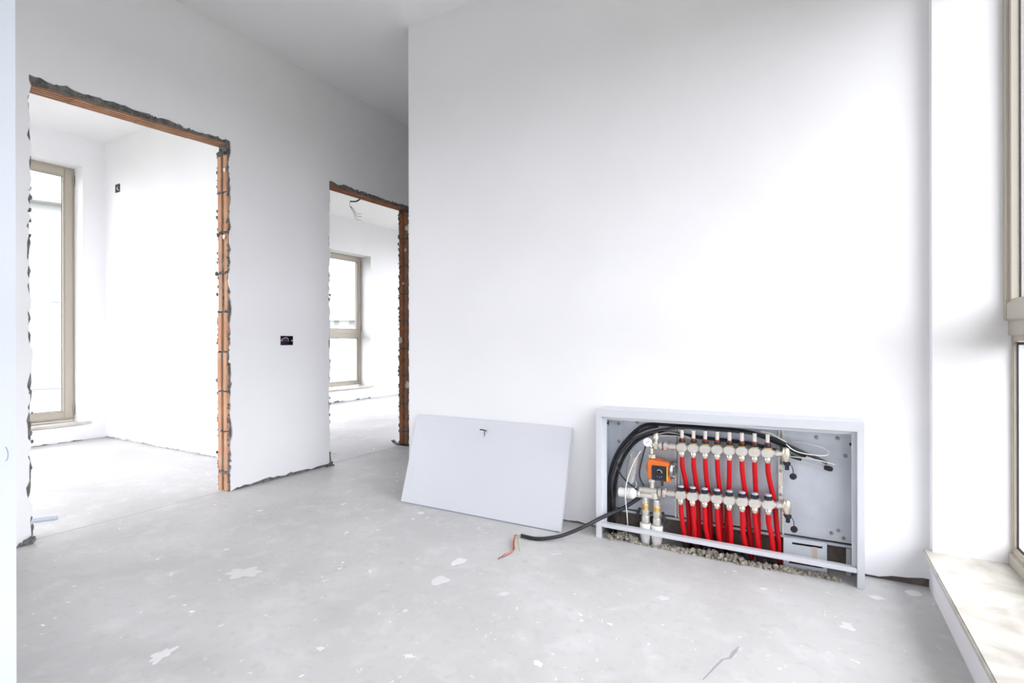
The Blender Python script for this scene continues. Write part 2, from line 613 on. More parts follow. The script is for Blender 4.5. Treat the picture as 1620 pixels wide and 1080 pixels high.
# ribbed clay lintels over the doorways
for (ya, joints, fn, mname, nr) in ((D1a - .012, (1.13, 1.42, 1.70), lint1, 'clay', 4), (D2a - .012, (3.05,), lint2, 'clay_dark', 3)):
    yb = (D1b if ya < 2 else D2b) + .012
    ys = [ya] + list(joints) + [yb]
    for i in range(len(ys) - 1):
        xs0, xs1 = XL - 0.116, XL - 0.014
        prof = [(xs0, .05)]
        w = (xs1 - xs0) / nr
        for k in range(nr):
            a = xs0 + k * w
            prof += [(a + .001, 0), (a + w * .52, 0), (a + w * .56, .032), (a + w - .001, .032)]
        prof[-1] = (xs1, 0.002)
        prof += [(xs1, .05)]
        mb = MB().prism(prof, 'y', ys[i] + .002, ys[i + 1] - .002)
        dz = rnd.uniform(-.002, .002)
        mb.xf(lambda v: (v.x, v.y, v.z + fn(v.y) + dz))
        obj('lintel_block', mb, mname, wall_left)

# bits of foam and plaster stuck on the jambs
for (x, y, z, r) in ((XL - .03, D1b - .012, 1.935, .012), (XL - .035, D1b - .012, 1.535, .014),
                     (XL - .02, D2b - .012, 1.885, .016), (XL - .03, D2b - .012, 1.70, .012), (XL - .055, D2b - .012, 1.41, .013),
                     (XL - .085, D2b - .014, 0.92, .022), (XL - .012, D2b - .012, 0.52, .024)):
    obj('foam_blob', MB().lump((x, y, z), r, .35, (1, .5, 1.3)), 'foam', wall_left, smooth=60)

# --- front wall
fw = MB()
fw.box((-2.08, YF + 0.011, 0), (0.80, YF + 0.20, CEIL), mi=1)
bt = ragged(-2.08, XR, 0.010, 0.03, 5)
lo = []
for x, d in bt:
    base = 0.004 if x < -1.25 else (0.012 if x < -0.84 else 0.022)
    if x > 0.17:
        base = 0.014 + 0.020 * min(1, max(0, (x - 0.17) / 0.2))
    if -0.835 < x < 0.143:
        continue
    lo.append((x, max(0.001, base + d * (0.3 if x < -1.25 else 0.8))))
l1 = [q for q in lo if q[0] < -0.8]
l2 = [q for q in lo if q[0] > 0.1]
fw.prism(l1 + [(-0.835, 0.02), (-0.835, 0.14), (0.143, 0.14), (0.143, 0.012)] + l2 + [(XR, CEIL), (-2.08, CEIL)], 'y', YF, YF + 0.011, 0)
fw.box((-2.08, YF + 0.20, 0), (-1.93, 5.3, CEIL), mi=0)
structure('wall_front', fw, ['plaster', 'raw_block'], 'wide white plastered wall behind the open cabinet')
structure('wall_corridor_end', MB().box((XL, 5.2, 0), (-1.93, 5.3, CEIL)), 'plaster')

# --- right wall with its tall window
WY0, WY1 = -2.20, 2.345      # window opening (y)
HEAD = 2.34
wr = MB()
wr.prism([(WY0, 0.0), (WY1, 0.0), (WY1, 0.132), (WY0, 0.132)], 'x', XR, 0.65)
wr.prism([(-2.6, HEAD), (YF + .02, HEAD), (YF + .02, CEIL), (-2.6, CEIL)], 'x', XR, 0.65)
wr.prism([(WY1, 0), (YF + .02, 0), (YF + .02, HEAD), (WY1, HEAD)], 'x', XR, 0.65)
wr.prism([(-2.6, 0), (WY0, 0), (WY0, HEAD), (-2.6, HEAD)], 'x', XR, 0.65)
structure('wall_right', wr, 'plaster', 'white plastered window wall with a deep reveal')

wb = MB().box((-3.2, -2.5, 0), (0.65, -2.4, CEIL))
structure('wall_back', wb, 'plaster')
wn_part = MB().box((-1.885, 0.326, 0), (-1.585, 0.476, CEIL))  # near wall shortened to a stub so daylight reaches the left wall
wall_near = structure('wall_near', wn_part, 'plaster_dim_tint', 'shortened wall stub with dim bluish light put into its colour at the left edge of the picture')
arc = [Vector((-1.5845, 0.4565 + 0.0055 * math.cos(a), 0.648 + 0.016 * math.sin(a) - 0.004 * math.cos(a))) for a in [math.radians(-80 + 16 * k) for k in range(11)]]
obj('pencil_mark', MB().tube(arc, 0.0009, 6, step=.003), 'pencil', wall_near)

# --- walls of the two rooms beyond the doorways
XA, XB = -5.80, -6.10
YA = 2.385
ra = MB()
AW = (-0.60, 2.207, 0.165, 2.515)   # window opening y0,y1,z0,z1
BW = (2.70, 6.13, 0.19, 2.265)
ZLO = 0.018


def sheet(mbx, plane, pos, a, b, zt, seed, base=0.012, amp=0.012, th=0.011, sgn=1):
    bt_ = [(t, max(0.001, base + d)) for t, d in ragged(a, b, amp, 0.035, seed)]
    mbx.prism(bt_ + [(b, zt), (a, zt)], plane, pos, pos + th * sgn, 0)


ra.box((-6.05, AW[1], 0), (XA - .011, YA + .1, CEIL), mi=0)
ra.box((-6.05, -0.7, 0), (XA - .011, AW[0], CEIL), mi=0)
ra.box((-6.05, AW[0], 0), (XA - .011, AW[1], AW[2] - .02), mi=1)
ra.box((-6.05, AW[0], AW[3]), (XA - .011, AW[1], CEIL), mi=0)
sheet(ra, 'x', XA, AW[0], AW[1], AW[2] - .022, 71, 0.006, 0.009, sgn=-1)
sheet(ra, 'x', XA, AW[1], YA, CEIL, 72, 0.006, 0.009, sgn=-1)
ra.prism([(-0.7, 0), (AW[0], 0), (AW[0], CEIL), (-0.7, CEIL)], 'x', XA, XA - .011)
ra.prism([(AW[0], AW[3]), (AW[1], AW[3]), (AW[1], CEIL), (AW[0], CEIL)], 'x', XA, XA - .011)
structure('wall_exterior', ra, ['plaster', 'mortar'], 'bright window wall of the room through the nearer doorway')
rb = MB()
rb.box((-6.40, BW[1], 0), (XB - .011, 7.3, CEIL), mi=0)
rb.box((-6.40, 2.58, 0), (XB - .011, BW[0], CEIL), mi=0)
rb.box((-6.40, BW[0], 0), (XB - .011, BW[1], BW[2] - .02), mi=1)
rb.box((-6.40, BW[0], BW[3]), (XB - .011, BW[1], CEIL), mi=0)
sheet(rb, 'x', XB, BW[0], BW[1], BW[2] - .022, 75, 0.012, 0.018, sgn=-1)
sheet(rb, 'x', XB, BW[1], 7.2, CEIL, 76, 0.010, 0.014, sgn=-1)
rb.prism([(2.58, 0), (BW[0], 0), (BW[0], CEIL), (2.58, CEIL)], 'x', XB, XB - .011)
rb.prism([(BW[0], BW[3]), (BW[1], BW[3]), (BW[1], CEIL), (BW[0], CEIL)], 'x', XB, XB - .011)
structure('wall_exterior_far', rb, ['plaster', 'mortar'], 'bright window wall of the room through the farther doorway')
rd = MB()
rd.box((-6.05, YA + .011, 0), (XL - .121, 2.58, CEIL), mi=1)
sheet(rd, 'y', YA, XA, XL - .121, CEIL, 78, 0.008, 0.012)
rd.box((XB, 2.569, 0.0), (XL - .121, 2.58, CEIL), mi=0)
structure('wall_divider', rd, ['plaster', 'plaster_edge'], 'white side wall of the nearer room')
for (nm, xa, xb, ya, yb) in (('wall_room_back', -6.05, XL - .121, -0.9, -0.7), ('wall_room_end', -6.40, XL, 7.2, 7.4)):
    w_ = MB()
    w_.box((xa, ya, 0), (-5.85, yb, CEIL)).box((-3.25, ya, 0), (xb, yb, CEIL))
    w_.box((-5.85, ya, 0), (-3.25, yb, .16)).box((-5.85, ya, 2.55), (-3.25, yb, CEIL))
    structure(nm, w_, 'plaster')


# --- windows: frame members, sashes, panes and marble sills
def rect_ring(mb, x0, x1, y0, y1, z0, z1, w, bev=.003):
    mb.box((x0, y0, z0), (x1, y0 + w, z1), bev)
    mb.box((x0, y1 - w, z0), (x1, y1, z1), bev)
    mb.box((x0, y0 + w, z0), (x1, y1 - w, z0 + w), bev)
    mb.box((x0, y0 + w, z1 - w), (x1, y1 - w, z1), bev)


def window(n, face, s, y0, y1, z0, z1, transom, divs, label, sill, sash_up=True):
    """face: x of the room side of the frame; s: +1 when outside lies at larger x"""
    w = thing('window_%d' % n, (face, (y0 + y1) / 2, z0), label, None)
    w['kind'] = 'structure'
    fx = sorted((face, face + s * .065))
    fr = MB()
    rect_ring(fr, fx[0], fx[1], y0, y1, z0, z1, .045)
    ym = [y0 + (y1 - y0) * k / divs for k in range(1, divs)]
    for y in ym:
        fr.box((fx[0], y - .035, z0 + .045), (fx[1], y + .035, z1 - .045), .003)
    if transom:
        fr.box((fx[0], y0 + .045, transom - .035), (fx[1], y1 - .045, transom + .035), .003)
    obj('window_frame', fr, 'frame_beige', w, smooth=30)
    gp = MB()
    e = .010
    gx = sorted((face + s * .012, face + s * .06))
    gp.box((gx[0], y0 - e, z1), (gx[1], y1 + e, z1 + e))
    gp.box((gx[0], y1, z0), (gx[1], y1 + e, z1))
    gp.box((gx[0], y0 - e, z0), (gx[1], y0, z1))
    obj('foam_joint', gp, 'frame_gap', w)
    edges = [y0] + ym + [y1]
    rows = [(z0, transom, 0), (transom, z1, 1)] if transom else [(z0, z1, 1)]
    for k in range(divs):
        a = edges[k] + (.035 if k == 0 else .025)
        b = edges[k + 1] - (.018 if k == divs - 1 else .025)
        for (za, zb, opens) in rows:
            za2 = za + (.02 if za == z0 else .015)
            zb2 = zb - (.02 if zb == z1 else .030)
            if opens:
                sx = sorted((face - s * .012, face + s * .055))
                sash = MB()
                rect_ring(sash, sx[0], sx[1], a, b, za2, zb2, .060, .004)
                so = obj('sash', sash, 'frame_beige', w, smooth=30)
                bd = MB()
                rect_ring(bd, min(face - s * .004, face + s * .0215), max(face - s * .004, face + s * .0215), a + .058, b - .058, za2 + .058, zb2 - .058, .012, .002)
                obj('glazing_bead', bd, 'frame_beige', so, smooth=30)
                iw = .070
                for hz in ((za2 + .03, zb2 - .13) if n > 1 else ()):
                    obj('hinge', MB().lathe([(0, .006), (.003, .0075), (.087, .0075), (.09, .006)], (face - s * .014, y1 - .010, hz), (0, 0, 1), 10), 'hinge_plastic', so, smooth=40)
            else:
                so = w
                bd = MB()
                rect_ring(bd, min(face + s * .008, face + s * .0215), max(face + s * .008, face + s * .0215), a + .008, b - .022, za2 + .020, zb2 - .002, .022, .003)
                so = obj('glazing_bead', bd, 'frame_beige', w, smooth=30)
                iw = .032
            gk = MB()
            rect_ring(gk, min(face + s * .0185, face + s * .0218), max(face + s * .0185, face + s * .0218), a + iw - .006, b - iw + .006 - (.0 if opens else .012), za2 + iw - .006 + (.0 if opens else .012), zb2 - iw + .006, .010, 0)
            obj('gasket', gk, 'gasket', so)
            obj('pane', MB().box((face + s * .022, a + iw - .002, za2 + iw - .002), (face + s * .028, b - iw + .002, zb2 - iw + .002)), 'pane_glass', so)
    sl = MB()
    (xa, xb, ya, yb, zt) = sill
    sl.box((xa, ya, zt - .022), (xb, yb, zt), .004)
    obj('window_sill', sl, 'marble', w, smooth=40)
    return w


window(1, 0.575, 1, WY0, WY1 + .046, 0.150, HEAD, 0.952, 5, 'tall beige-framed window with marble sill at the right edge', (0.350, 0.62, WY0, WY1 + .028, 0.152))
window(2, -5.967, -1, AW[0], AW[1], 0.178, AW[3], None, 3, 'tall beige-framed window in the room through the nearer doorway', (-6.02, XA + .022, AW[0] - .05, AW[1] + .062, 0.170))
window(3, -6.323, -1, BW[0], BW[1], 0.212, BW[3], 1.015, 3, 'beige-framed two-part window in the room through the farther doorway', (-6.38, XA - .277, BW[0] - .05, BW[1] + .055, 0.195))

for n_, yw in ((4, -0.82), (5, 7.30)):  # unseen windows added to brighten the two side rooms
    g = MB()
    for a_, b_ in (((-5.85, .16), (-5.79, 2.55)), ((-3.31, .16), (-3.25, 2.55)), ((-4.54, .16), (-4.46, 2.55)), ((-5.79, .16), (-3.31, .23)), ((-5.79, 2.48), (-3.31, 2.55))):
        g.box((a_[0], yw - .03, a_[1]), (b_[0], yw + .03, b_[1]), .003)
    wo = structure('window_%d' % n_, g, 'frame_beige', 'window added outside the picture to brighten a side room')
    for xa in (-5.79, -4.46):
        obj('pane', MB().box((xa, yw - .003, .23), (xa + (1.25 if xa < -5 else 1.15), yw + .003, 2.48)), 'pane_glass', wo)

# --- marks and dried plaster on the floor
SPL = [(-1.251, 1.746, .055, .6, 'splash'), (-1.92, 1.248, .085, .9, 'splash_grey'), (-1.621, .803, .05, .5, 'splash'),
       (-1.214, 1.572, .05, .5, 'splash_grey'), (-1.779, 2.143, .030, .3, 'splash'), (0.318, 2.325, .040, .2, 'splash'),
       (-0.662, 1.301, .022, .3, 'splash'), (-1.45, .70, .022, .6, 'splash'), (-1.50, 1.50, .02, .5, 'splash'),
       (-1.75, 2.05, .014, .4, 'splash'), (-1.70, 2.10, .012, .4, 'splash'), (-2.2, 1.35, .016, .5, 'splash'),
       (-2.35, 1.15, .014, .5, 'splash'), (-2.15, 1.10, .018, .5, 'splash'), (-0.15, 2.10, .018, .4, 'splash'),
       (0.20, 2.22, .030, .5, 'splash_grey'), (0.10, 1.95, .035, .5, 'splash_grey'), (-0.45, 1.85, .03, .5, 'splash_grey'),
       (-1.0, 1.15, .018, .5, 'splash'), (-1.25, 1.05, .016, .5, 'splash'), (-2.55, 1.75, .022, .4, 'splash'),
       (-2.42, 2.25, .03, .3, 'splash'), (-2.25, 2.05, .025, .3, 'splash'), (-2.6, 2.45, .02, .3, 'splash'),
       (-3.35, 2.95, .04, .3, 'splash_grey'), (-0.95, 1.60, .024, .5, 'splash_grey'), (-1.9, 1.75, .018, .5, 'splash')]
for i, (x, y, r, j, mn) in enumerate(SPL):
    q = random.Random(100 + i)
    n_ = 60
    st = q.uniform(.5, .8)
    an = q.uniform(0, 3)
    h = [(q.randint(2, 6), q.uniform(0, 6.3), q.uniform(.08, .20) * j * 1.5) for _ in range(4)]
    pl = []
    for k in range(n_):
        a = 2 * math.pi * k / n_
        rr = r * .72 * (1 + sum(w_ * math.sin(m_ * a + p_) for m_, p_, w_ in h))
        u_, v_ = rr * math.cos(a), rr * st * math.sin(a)
        pl.append((x + u_ * math.cos(an) - v_ * math.sin(an), y + u_ * math.sin(an) + v_ * math.cos(an)))
    obj('plaster_splash', MB().prism(pl, 'z', 0.0002, 0.0014), mn, floor)
SC = [(-0.1849, 1.6706, 0.0001), (-0.1851, 1.6415, 0.0001), (-0.1963, 1.5933, 0.0001), (-0.2141, 1.5764, 0.0001), (-0.2273, 1.5293, 0.0001), (-0.2479, 1.4556, 0.0001), (-0.2513, 1.4567, 0.0001), (-0.2338, 1.5288, 0.0001), (-0.2207, 1.5760, 0.0001), (-0.2033, 1.5961, 0.0001), (-0.2002, 1.6257, 0.0001)]
obj('scuff_mark', MB().prism([(p[0], p[1]) for p in SC], 'z', .0001, .0005), 'scuff', floor)

# ------------------------------------------------------------------ underfloor heating cabinet
CX0, CX1 = -0.856, 0.170
CF = 2.272


def tilt(mb):
    return mb.xf(lambda v: (v.x, v.y, v.z + (v.x + .343) * .014 * min(1, max(0, v.z / .5))))


cab = thing('manifold_cabinet', (-0.343, 2.335, 0), 'white steel underfloor heating cabinet standing open against the wall', 'cabinet')
t = MB()
t.box((CX0, CF, .562), (CX1, CF + .012, .597), .0015)
obj('top_rail', tilt(t), 'enamel', cab)
obj('stile', tilt(MB().box((CX0, CF, 0), (-0.8305, CF + .012, .562), .0015)), 'enamel', cab)
obj('stile', tilt(MB().box((0.1465, CF, 0), (CX1, CF + .012, .562), .0015)), 'enamel', cab)
obj('top_panel', tilt(MB().box((CX0, CF + .012, .5945), (CX1, YF - .001, .597))), 'enamel', cab)
obj('side_panel', tilt(MB().box((CX0, CF + .012, 0), (CX0 + .003, YF - .001, .5945))), 'enamel', cab)
obj('side_panel', tilt(MB().box((CX1 - .003, CF + .012, 0), (CX1, YF - .001, .5945))), 'enamel', cab)
lp = MB()
lp.box((-0.8320, CF + .012, .068), (-0.8295, CF + .026, .562))
lp.box((-0.8295, CF + .024, .068), (-0.8125, CF + .027, .562))
obj('inner_lip', tilt(lp), 'enamel', cab)
lp = MB()
lp.box((0.1455, CF + .012, .068), (0.1480, CF + .026, .562))
lp.box((0.1310, CF + .024, .068), (0.1455, CF + .027, .562))
obj('inner_lip', tilt(lp), 'enamel', cab)
lp = MB()
lp.box((-0.8295, CF + .012, .560), (0.1455, CF + .026, .5625))
lp.box((-0.8125, CF + .024, .548), (0.1310, CF + .027, .560))
obj('inner_lip', tilt(lp), 'enamel', cab)
obj('bottom_rail', MB().box((-0.8300, CF + .001, .053), (0.1460, CF + .030, .071), .0015), 'enamel', cab)
# galvanised inner box
obj('box_side', tilt(MB().box((-0.834, CF + .028, .10), (-0.832, 2.389, .560))), 'galvanised', cab)
obj('box_side', tilt(MB().box((0.139, CF + .028, .10), (0.141, 2.389, .560))), 'galvanised', cab)
obj('box_top', tilt(MB().box((-0.824, CF + .028, .570), (0.141, 2.391, .572))), 'galvanised', cab)
back = obj('back_panel', tilt(MB().box((-0.832, 2.389, .119), (0.139, 2.391, .570))), 'galvanised', cab)
obj('back_flange', tilt(MB().box((-0.832, 2.3845, .119), (-0.767, 2.3888, .568), .001)), 'galvanised', cab)
obj('bottom_flange', tilt(MB().box((-0.832, 2.380, .1035), (0.139, 2.391, .1135), .001)), 'galvanised', cab)
obj('foot_bracket', MB().box((0.118, 2.379, 0), (0.134, 2.382, .103)), 'galvanised', cab)


def bolt(x, y, z, r=.006, m='chrome_dark', p=back):
    b = MB().lathe([(0, r * 1.5), (.002, r * 1.5), (.002, r), (.007, r * .9), (.008, r * .6)], (x, y, z), (0, -1, 0), 10)
    obj('bolt', b, m, p, smooth=40)


for q in ((0.1161, 2.3870, 0.4569), (0.0931, 2.3870, 0.1648), (-0.7844, 2.3840, 0.5122), (-0.6973, 2.3870, 0.5267), (0.0195, 2.3870, 0.5192), (0.1104, 2.3870, 0.1374), (-0.7844, 2.3840, 0.4295), (0.0699, 2.3870, 0.1503), (0.0902, 2.3870, 0.5222)):
    bolt(q[0], q[1] + .001, q[2], .0055 if q[2] > .3 else .0045)
wg = MB().lathe([(0, .004), (.020, .004)], (-0.8315, 2.32, .522), (1, 0, 0), 8)
for k in range(4):
    a = k * math.pi / 2 + .3
    wg.box((-0.814, 2.32 + .002, .520), (-0.811, 2.333, .524), .001, 0,
           Matrix.Translation((0, 2.32, .522)) @ Matrix.Rotation(a, 4, 'X') @ Matrix.Translation((0, -2.32, -.522)))
obj('wing_screw', wg, 'black_rubber', cab)
obj('wing_screw', MB().lathe([(0, .005), (.006, .007), (.012, .005)], (0.1385, 2.33, .512), (-1, 0, 0), 10), 'black_rubber', cab, smooth=40)

# slotted mounting rails that carry the manifolds
for (xr, zb) in ((-0.104, .116), (-0.515, .116)):
    rl = MB()
    for sx in (-.010, .007):
        rl.box((xr + sx, 2.3805, zb), (xr + sx + .003, 2.3885, .565), .0005)
    rl.box((xr - .010, 2.3795, zb), (xr - .0035, 2.3810, .565))
    rl.box((xr + .0035, 2.3795, zb), (xr + .010, 2.3810, .565))
    r_ = obj('mounting_rail', tilt(rl), 'nickel', cab)
    if xr < -.3:
        continue
    strap = MB().box((xr - .008, 2.350, .262), (xr + .008, 2.3575, .405), .001)
    obj('bracket', strap, 'nickel', cab)
    for z in (.285, .315, .380):
        bolt(xr, 2.350, z, .0045, 'chrome_dark' if z != .315 else 'nickel', cab)

# ------------------------------------------------------------------ manifolds
UX = [-0.484, -0.436, -0.388, -0.340, -0.2925, -0.245, -0.1975, -0.150]
UZ = [0.441 + .011 * i / 7 for i in range(8)]
LX = [-0.487, -0.438, -0.389, -0.340, -0.292, -0.243, -0.196, -0.147]
LZ = [0.237 + .011 * i / 7 for i in range(8)]
UY, LY = 2.330, 2.320

SEG = [(-.0243, .0125), (-.0195, .0125), (-.0135, .0178), (-.0125, .0185), (.0125, .0185), (.0135, .0178), (.0195, .0125), (.0243, .0125)]


def manifold(name, label, X, Y, Z, kind):
    m = thing(name, (X[0] * .5 + X[7] * .5, Y, Z[0] - .05), label, 'manifold')
    for i in range(8):
        a_, b_, c_ = .0226, .0182, .0092
        oc = [(-a_, -b_ + c_), (-a_ + c_, -b_), (a_ - c_, -b_), (a_, -b_ + c_), (a_, b_ - c_), (a_ - c_, b_), (-a_ + c_, b_), (-a_, b_ - c_)]
        sg = MB().prism([(X[i] + u, Z[i] + v + u * .03) for u, v in oc], 'y', Y - .0125, Y + .016)
        sg.add([(X[i] + u * f, Y - d, Z[i] + v * f + u * f * .03) for f, d in ((1, .0125), (.90, .0160)) for u, v in oc],
               [[8 + k for k in range(8)]] + [[k, (k + 1) % 8, 8 + (k + 1) % 8, 8 + k] for k in range(8)])
        sg.lathe([(-.0246, .0125), (.0246, .0125)], (X[i], Y, Z[i]), (1, 0, .03), 14)
        obj('manifold_segment', sg, 'nickel', m, smooth=25)
        nut = MB().lathe([(-.0165, .0105), (-.020, .0115), (-.024, .0132), (-.031, .0136), (-.036, .0125), (-.041, .0098)], (X[i], Y, Z[i]), (0, 0, 1), 12)
        obj('outlet_nut', nut, 'nickel_nut', m, smooth=50)
        if kind == 'flow':
            fm = obj('flow_meter', MB().lathe([(.041, .0078), (.070, .0078), (.0715, .0085), (.0745, .0085), (.0755, .0065)], (X[i], Y, Z[i]), (0, 0, 1), 12), 'clear_plastic', m, smooth=40)
            obj('lock_ring', MB().lathe([(.014, .0105), (.015, .0122), (.0205, .0122), (.021, .0105)], (X[i], Y, Z[i]), (0, 0, 1), 14), 'yellow', fm, smooth=40)
            obj('collar', MB().lathe([(.021, .0115), (.023, .0130), (.030, .0132), (.0335, .0120), (.034, .010)], (X[i], Y, Z[i]), (0, 0, 1), 14), 'black_rubber', fm, smooth=40)
            obj('gauge_ring', MB().lathe([(.034, .0098), (.0365, .0100), (.041, .0086), (.0415, .007)], (X[i], Y, Z[i]), (0, 0, 1), 14), 'red_ring', fm, smooth=40)
        else:
            cp = MB()
            n_ = 18
            cp.lathe([(.015, .0135), (.018, .0142), (.034, .0132)], (X[i], Y, Z[i]), (0, 0, 1), n_)
            for k in range(0, 12):
                a = 2 * math.pi * k / 12
                c_ = Vector((X[i] + .0137 * math.cos(a), Y + .0137 * math.sin(a), Z[i]))
                cp.box((c_.x - .0013, c_.y - .0013, Z[i] + .019), (c_.x + .0013, c_.y + .0013, Z[i] + .033))
            co = obj('valve_cap', cp, 'black_gloss', m, smooth=40)
            obj('cap_top', MB().lathe([(.034, .0132), (.0385, .0122), (.0405, .0095), (.041, .004)], (X[i], Y, Z[i]), (0, 0, 1), 16), 'cap_sky_sheen', co, smooth=60)
    # end fitting with drain cock on the right
    ex = X[7] + .066
    zc = Z[7] + .001
    e = MB()
    e.lathe([(-.046, .0125), (-.036, .0125), (-.035, .0150), (-.024, .0150), (-.023, .0115), (-.008, .0115), (.012, .0115)], (ex, Y, zc), (1, 0, 0), 14)
    obj('end_nut', e, 'nickel', m, smooth=40)
    e = MB().lathe([(-.030, .0090), (-.022, .0135), (-.012, .0155), (.012, .0155), (.024, .0130), (.026, .011)], (ex, Y, zc), (0, 0, 1), 14)
    obj('end_fitting', e, 'nickel_nut', m, smooth=40)
    d = MB().lathe([(-.062, .0075), (-.044, .0080), (-.043, .0125), (-.036, .0130), (-.034, .0090), (-.030, .0090)], (ex + .003, Y, zc), (0, 0, 1), 12)
    d.box((ex - .014, Y - .004, zc - .036), (ex + .016, Y + .004, zc - .031), .001)
    dc = obj('drain_cock', d, 'black_gloss', m, smooth=40)
    cz = zc - .086
    obj('drain_cap', MB().lathe([(-.010, .0085), (-.008, .0120), (.004, .0125), (.006, .0110), (.0065, .006)], (ex + .024, Y + .002, cz), (-.2, -1, .1), 16), 'black_rubber', m, smooth=40)
    obj('cap_strap', MB().tube([(ex + .010, Y, zc - .040), (ex + .018, Y, zc - .043), (ex + .023, Y, zc - .055), (ex + .024, Y + .004, cz + .010)], .0016, 6), 'black_rubber', dc, smooth=60)
    # union on the pump side
    ux = X[0] - .073
    z0 = Z[0] - .002
    u = MB().lathe([(-.002, .0120), (.012, .0120), (.013, .0135), (.022, .0135), (.024, .0155), (.049, .0155)], (ux + .0, Y, z0), (1, 0, .03), 16)
    obj('inlet_tube', u, 'nickel', m, smooth=40)
    u = MB().lathe([(-.022, .0180), (-.021, .0200), (-.009, .0200), (-.008, .0180)], (ux, Y, z0), (1, 0, .03), 16)
    obj('union_nut', u, 'nickel', m, smooth=30)
    obj('seal', MB().lathe([(-.008, .0178), (-.004, .0178)], (ux, Y, z0), (1, 0, .03), 16), 'black_rubber', m, smooth=30)
    u = MB().lathe([(-.004, .0190), (-.003, .0215), (.009, .0212), (.012, .0160)], (ux, Y, z0), (1, 0, .03), 8)
    obj('union_nut', u, 'nickel', m)
    return m


mu = manifold('supply_manifold', 'upper nickel manifold with eight clear flow meters on top', UX, UY, UZ, 'flow')
mlw = manifold('return_manifold', 'lower nickel manifold with eight dark valve caps', LX, LY, LZ, 'valve')
# automatic air vent and elbow on the left end of the upper manifold
av = MB().lathe([(-.020, .0120), (.012, .0120), (.013, .0085), (.020, .0085), (.022, .0135), (.046, .0130), (.050, .0095), (.052, .0060), (.060, .0055), (.062, .003)], (-0.596, UY, .445), (0, 0, 1), 16)
obj('air_vent', av, 'nickel_nut', mu, smooth=40)
obj('elbow', MB().lathe([(-.030, .0120), (.004, .0125)], (-0.580, UY, .441), (1, 0, .02), 14), 'nickel', mu, smooth=40)
for k in (0, 1):
    obj('mounting_clip', MB().box((-0.573 + k * .0, 2.335, .415 - k * .205), (-0.556, 2.350, .428 - k * .205), .002), 'brass', (mu, mlw)[k])

# ------------------------------------------------------------------ red heating pipes
LB = [-0.475, -0.431, -0.379, -0.332, -0.287, -0.234, -0.184, -0.132]
RB = [-0.462, -0.421, -0.374, -0.332, -0.307, -0.223, -0.187, -0.118]
ORD = ['first', 'second', 'third', 'fourth', 'fifth', 'sixth', 'seventh', 'eighth']
for i in range(8):
    p = thing('heating_pipe', (LB[i], 2.332, -.06), '%s red pipe from the pump hanging below the lower manifold' % ORD[i], 'pipe', 'red pipes below the lower manifold')
    x0, z0 = LX[i], LZ[i] - .040
    w = .003 * math.sin(i * 2.1)
    obj('tube', MB().tube([(x0, LY, z0 + .004), (x0 + .001, LY, z0 - .035), (x0 * .45 + LB[i] * .55 + w, LY + .002, z0 - .085), (LB[i], LY + .006, .070), (LB[i] + .004, LY + .014, .02), (LB[i] + .006, LY + .020, -.05)], .0100, 14, step=.012), 'red_pipe', p, smooth=60)
    obj('sleeve', MB().tube([(LB[i] + .0035, LY + .012, .034), (LB[i] + .006, LY + .020, -.06)], .0135, 12, .14, .004), 'conduit', p, smooth=60)
for i in range(8):
    p = thing('heating_pipe', (RB[i], 2.385, -.06), '%s red pipe from the pump hanging from the upper manifold behind the lower one' % ORD[i], 'pipe', 'red pipes from the upper manifold')
    x0, z0 = UX[i], UZ[i] - .040
    xm = x0 + (RB[i] - x0) * .45 + .002 * math.cos(i * 1.7)
    obj('tube', MB().tube([(x0, UY, z0 + .004), (x0 + (xm - x0) * .15, UY + .002, z0 - .045), (xm, 2.349, .285), (x0 + (RB[i] - x0) * .75, 2.358, .225), (RB[i], 2.361, .14), (RB[i] + (.008 if i in (5, 7) else .001), 2.364, .06), (RB[i] + .004, 2.372, -.05)], .0098, 14, step=.012), 'red_pipe', p, smooth=60)
    obj('sleeve', MB().tube([(RB[i] + .003, 2.368, .03), (RB[i] + .004, 2.373, -.06)], .0130, 12, .14, .004), 'conduit', p, smooth=60)

# ------------------------------------------------------------------ circulation pump
pump = thing('circulation_pump', (-0.59, 2.335, .27), 'small orange circulation pump with black control face in the cabinet', 'pump')
vol = MB().lathe([(0, .040), (.006, .046), (.030, .046), (.036, .040)], (-0.598, 2.375, .332), (0, -1, 0), 22)
obj('volute', vol, 'orange', pump, smooth=40)
hs = MB().box((-0.628, 2.302, .292), (-0.531, 2.345, .377), .005)
hs.xf(lambda v: (v.x, v.y, v.z - .10 * max(0, v.x + .60)))
obj('motor_housing', hs, 'orange', pump, smooth=50)
hd = obj('control_face', MB().box((-0.606, 2.293, .292), (-0.543, 2.303, .356), .002), 'black_gloss', pump, smooth=40)
kn = MB().lathe([(0, .009), (.006, .008), (.007, .005)], (-0.572, 2.293, .325), (0, -1, 0), 12)
kn.box((-0.574, 2.2835, .318), (-0.570, 2.287, .332), .001)
obj('speed_knob', kn, 'black_rubber', hd, smooth=40)
for (bx_, bz_) in ((-0.581, .311), (-0.572, .308), (-0.563, .311)):
    obj('speed_mark', MB().box((bx_ - .0012, 2.2922, bz_ - .0012), (bx_ + .0012, 2.2935, bz_ + .0012)), 'white_plastic', hd)
obj('speed_mark', MB().tube([(-0.582 + .001, 2.2925, .336), (-0.574, 2.2925, .341), (-0.565, 2.2925, .336), (-0.560, 2.2925, .327)], .0011, 6, step=.004), 'white_plastic', hd)
obj('edge_strip', MB().box((-0.543, 2.296, .295), (-0.5385, 2.3035, .355), .001), 'yellow', pump)
mp = MB().lathe([(0, .036), (.006, .038), (.014, .034), (.016, .020)], (-0.531, 2.330, .336), (1, 0, 0), 18)
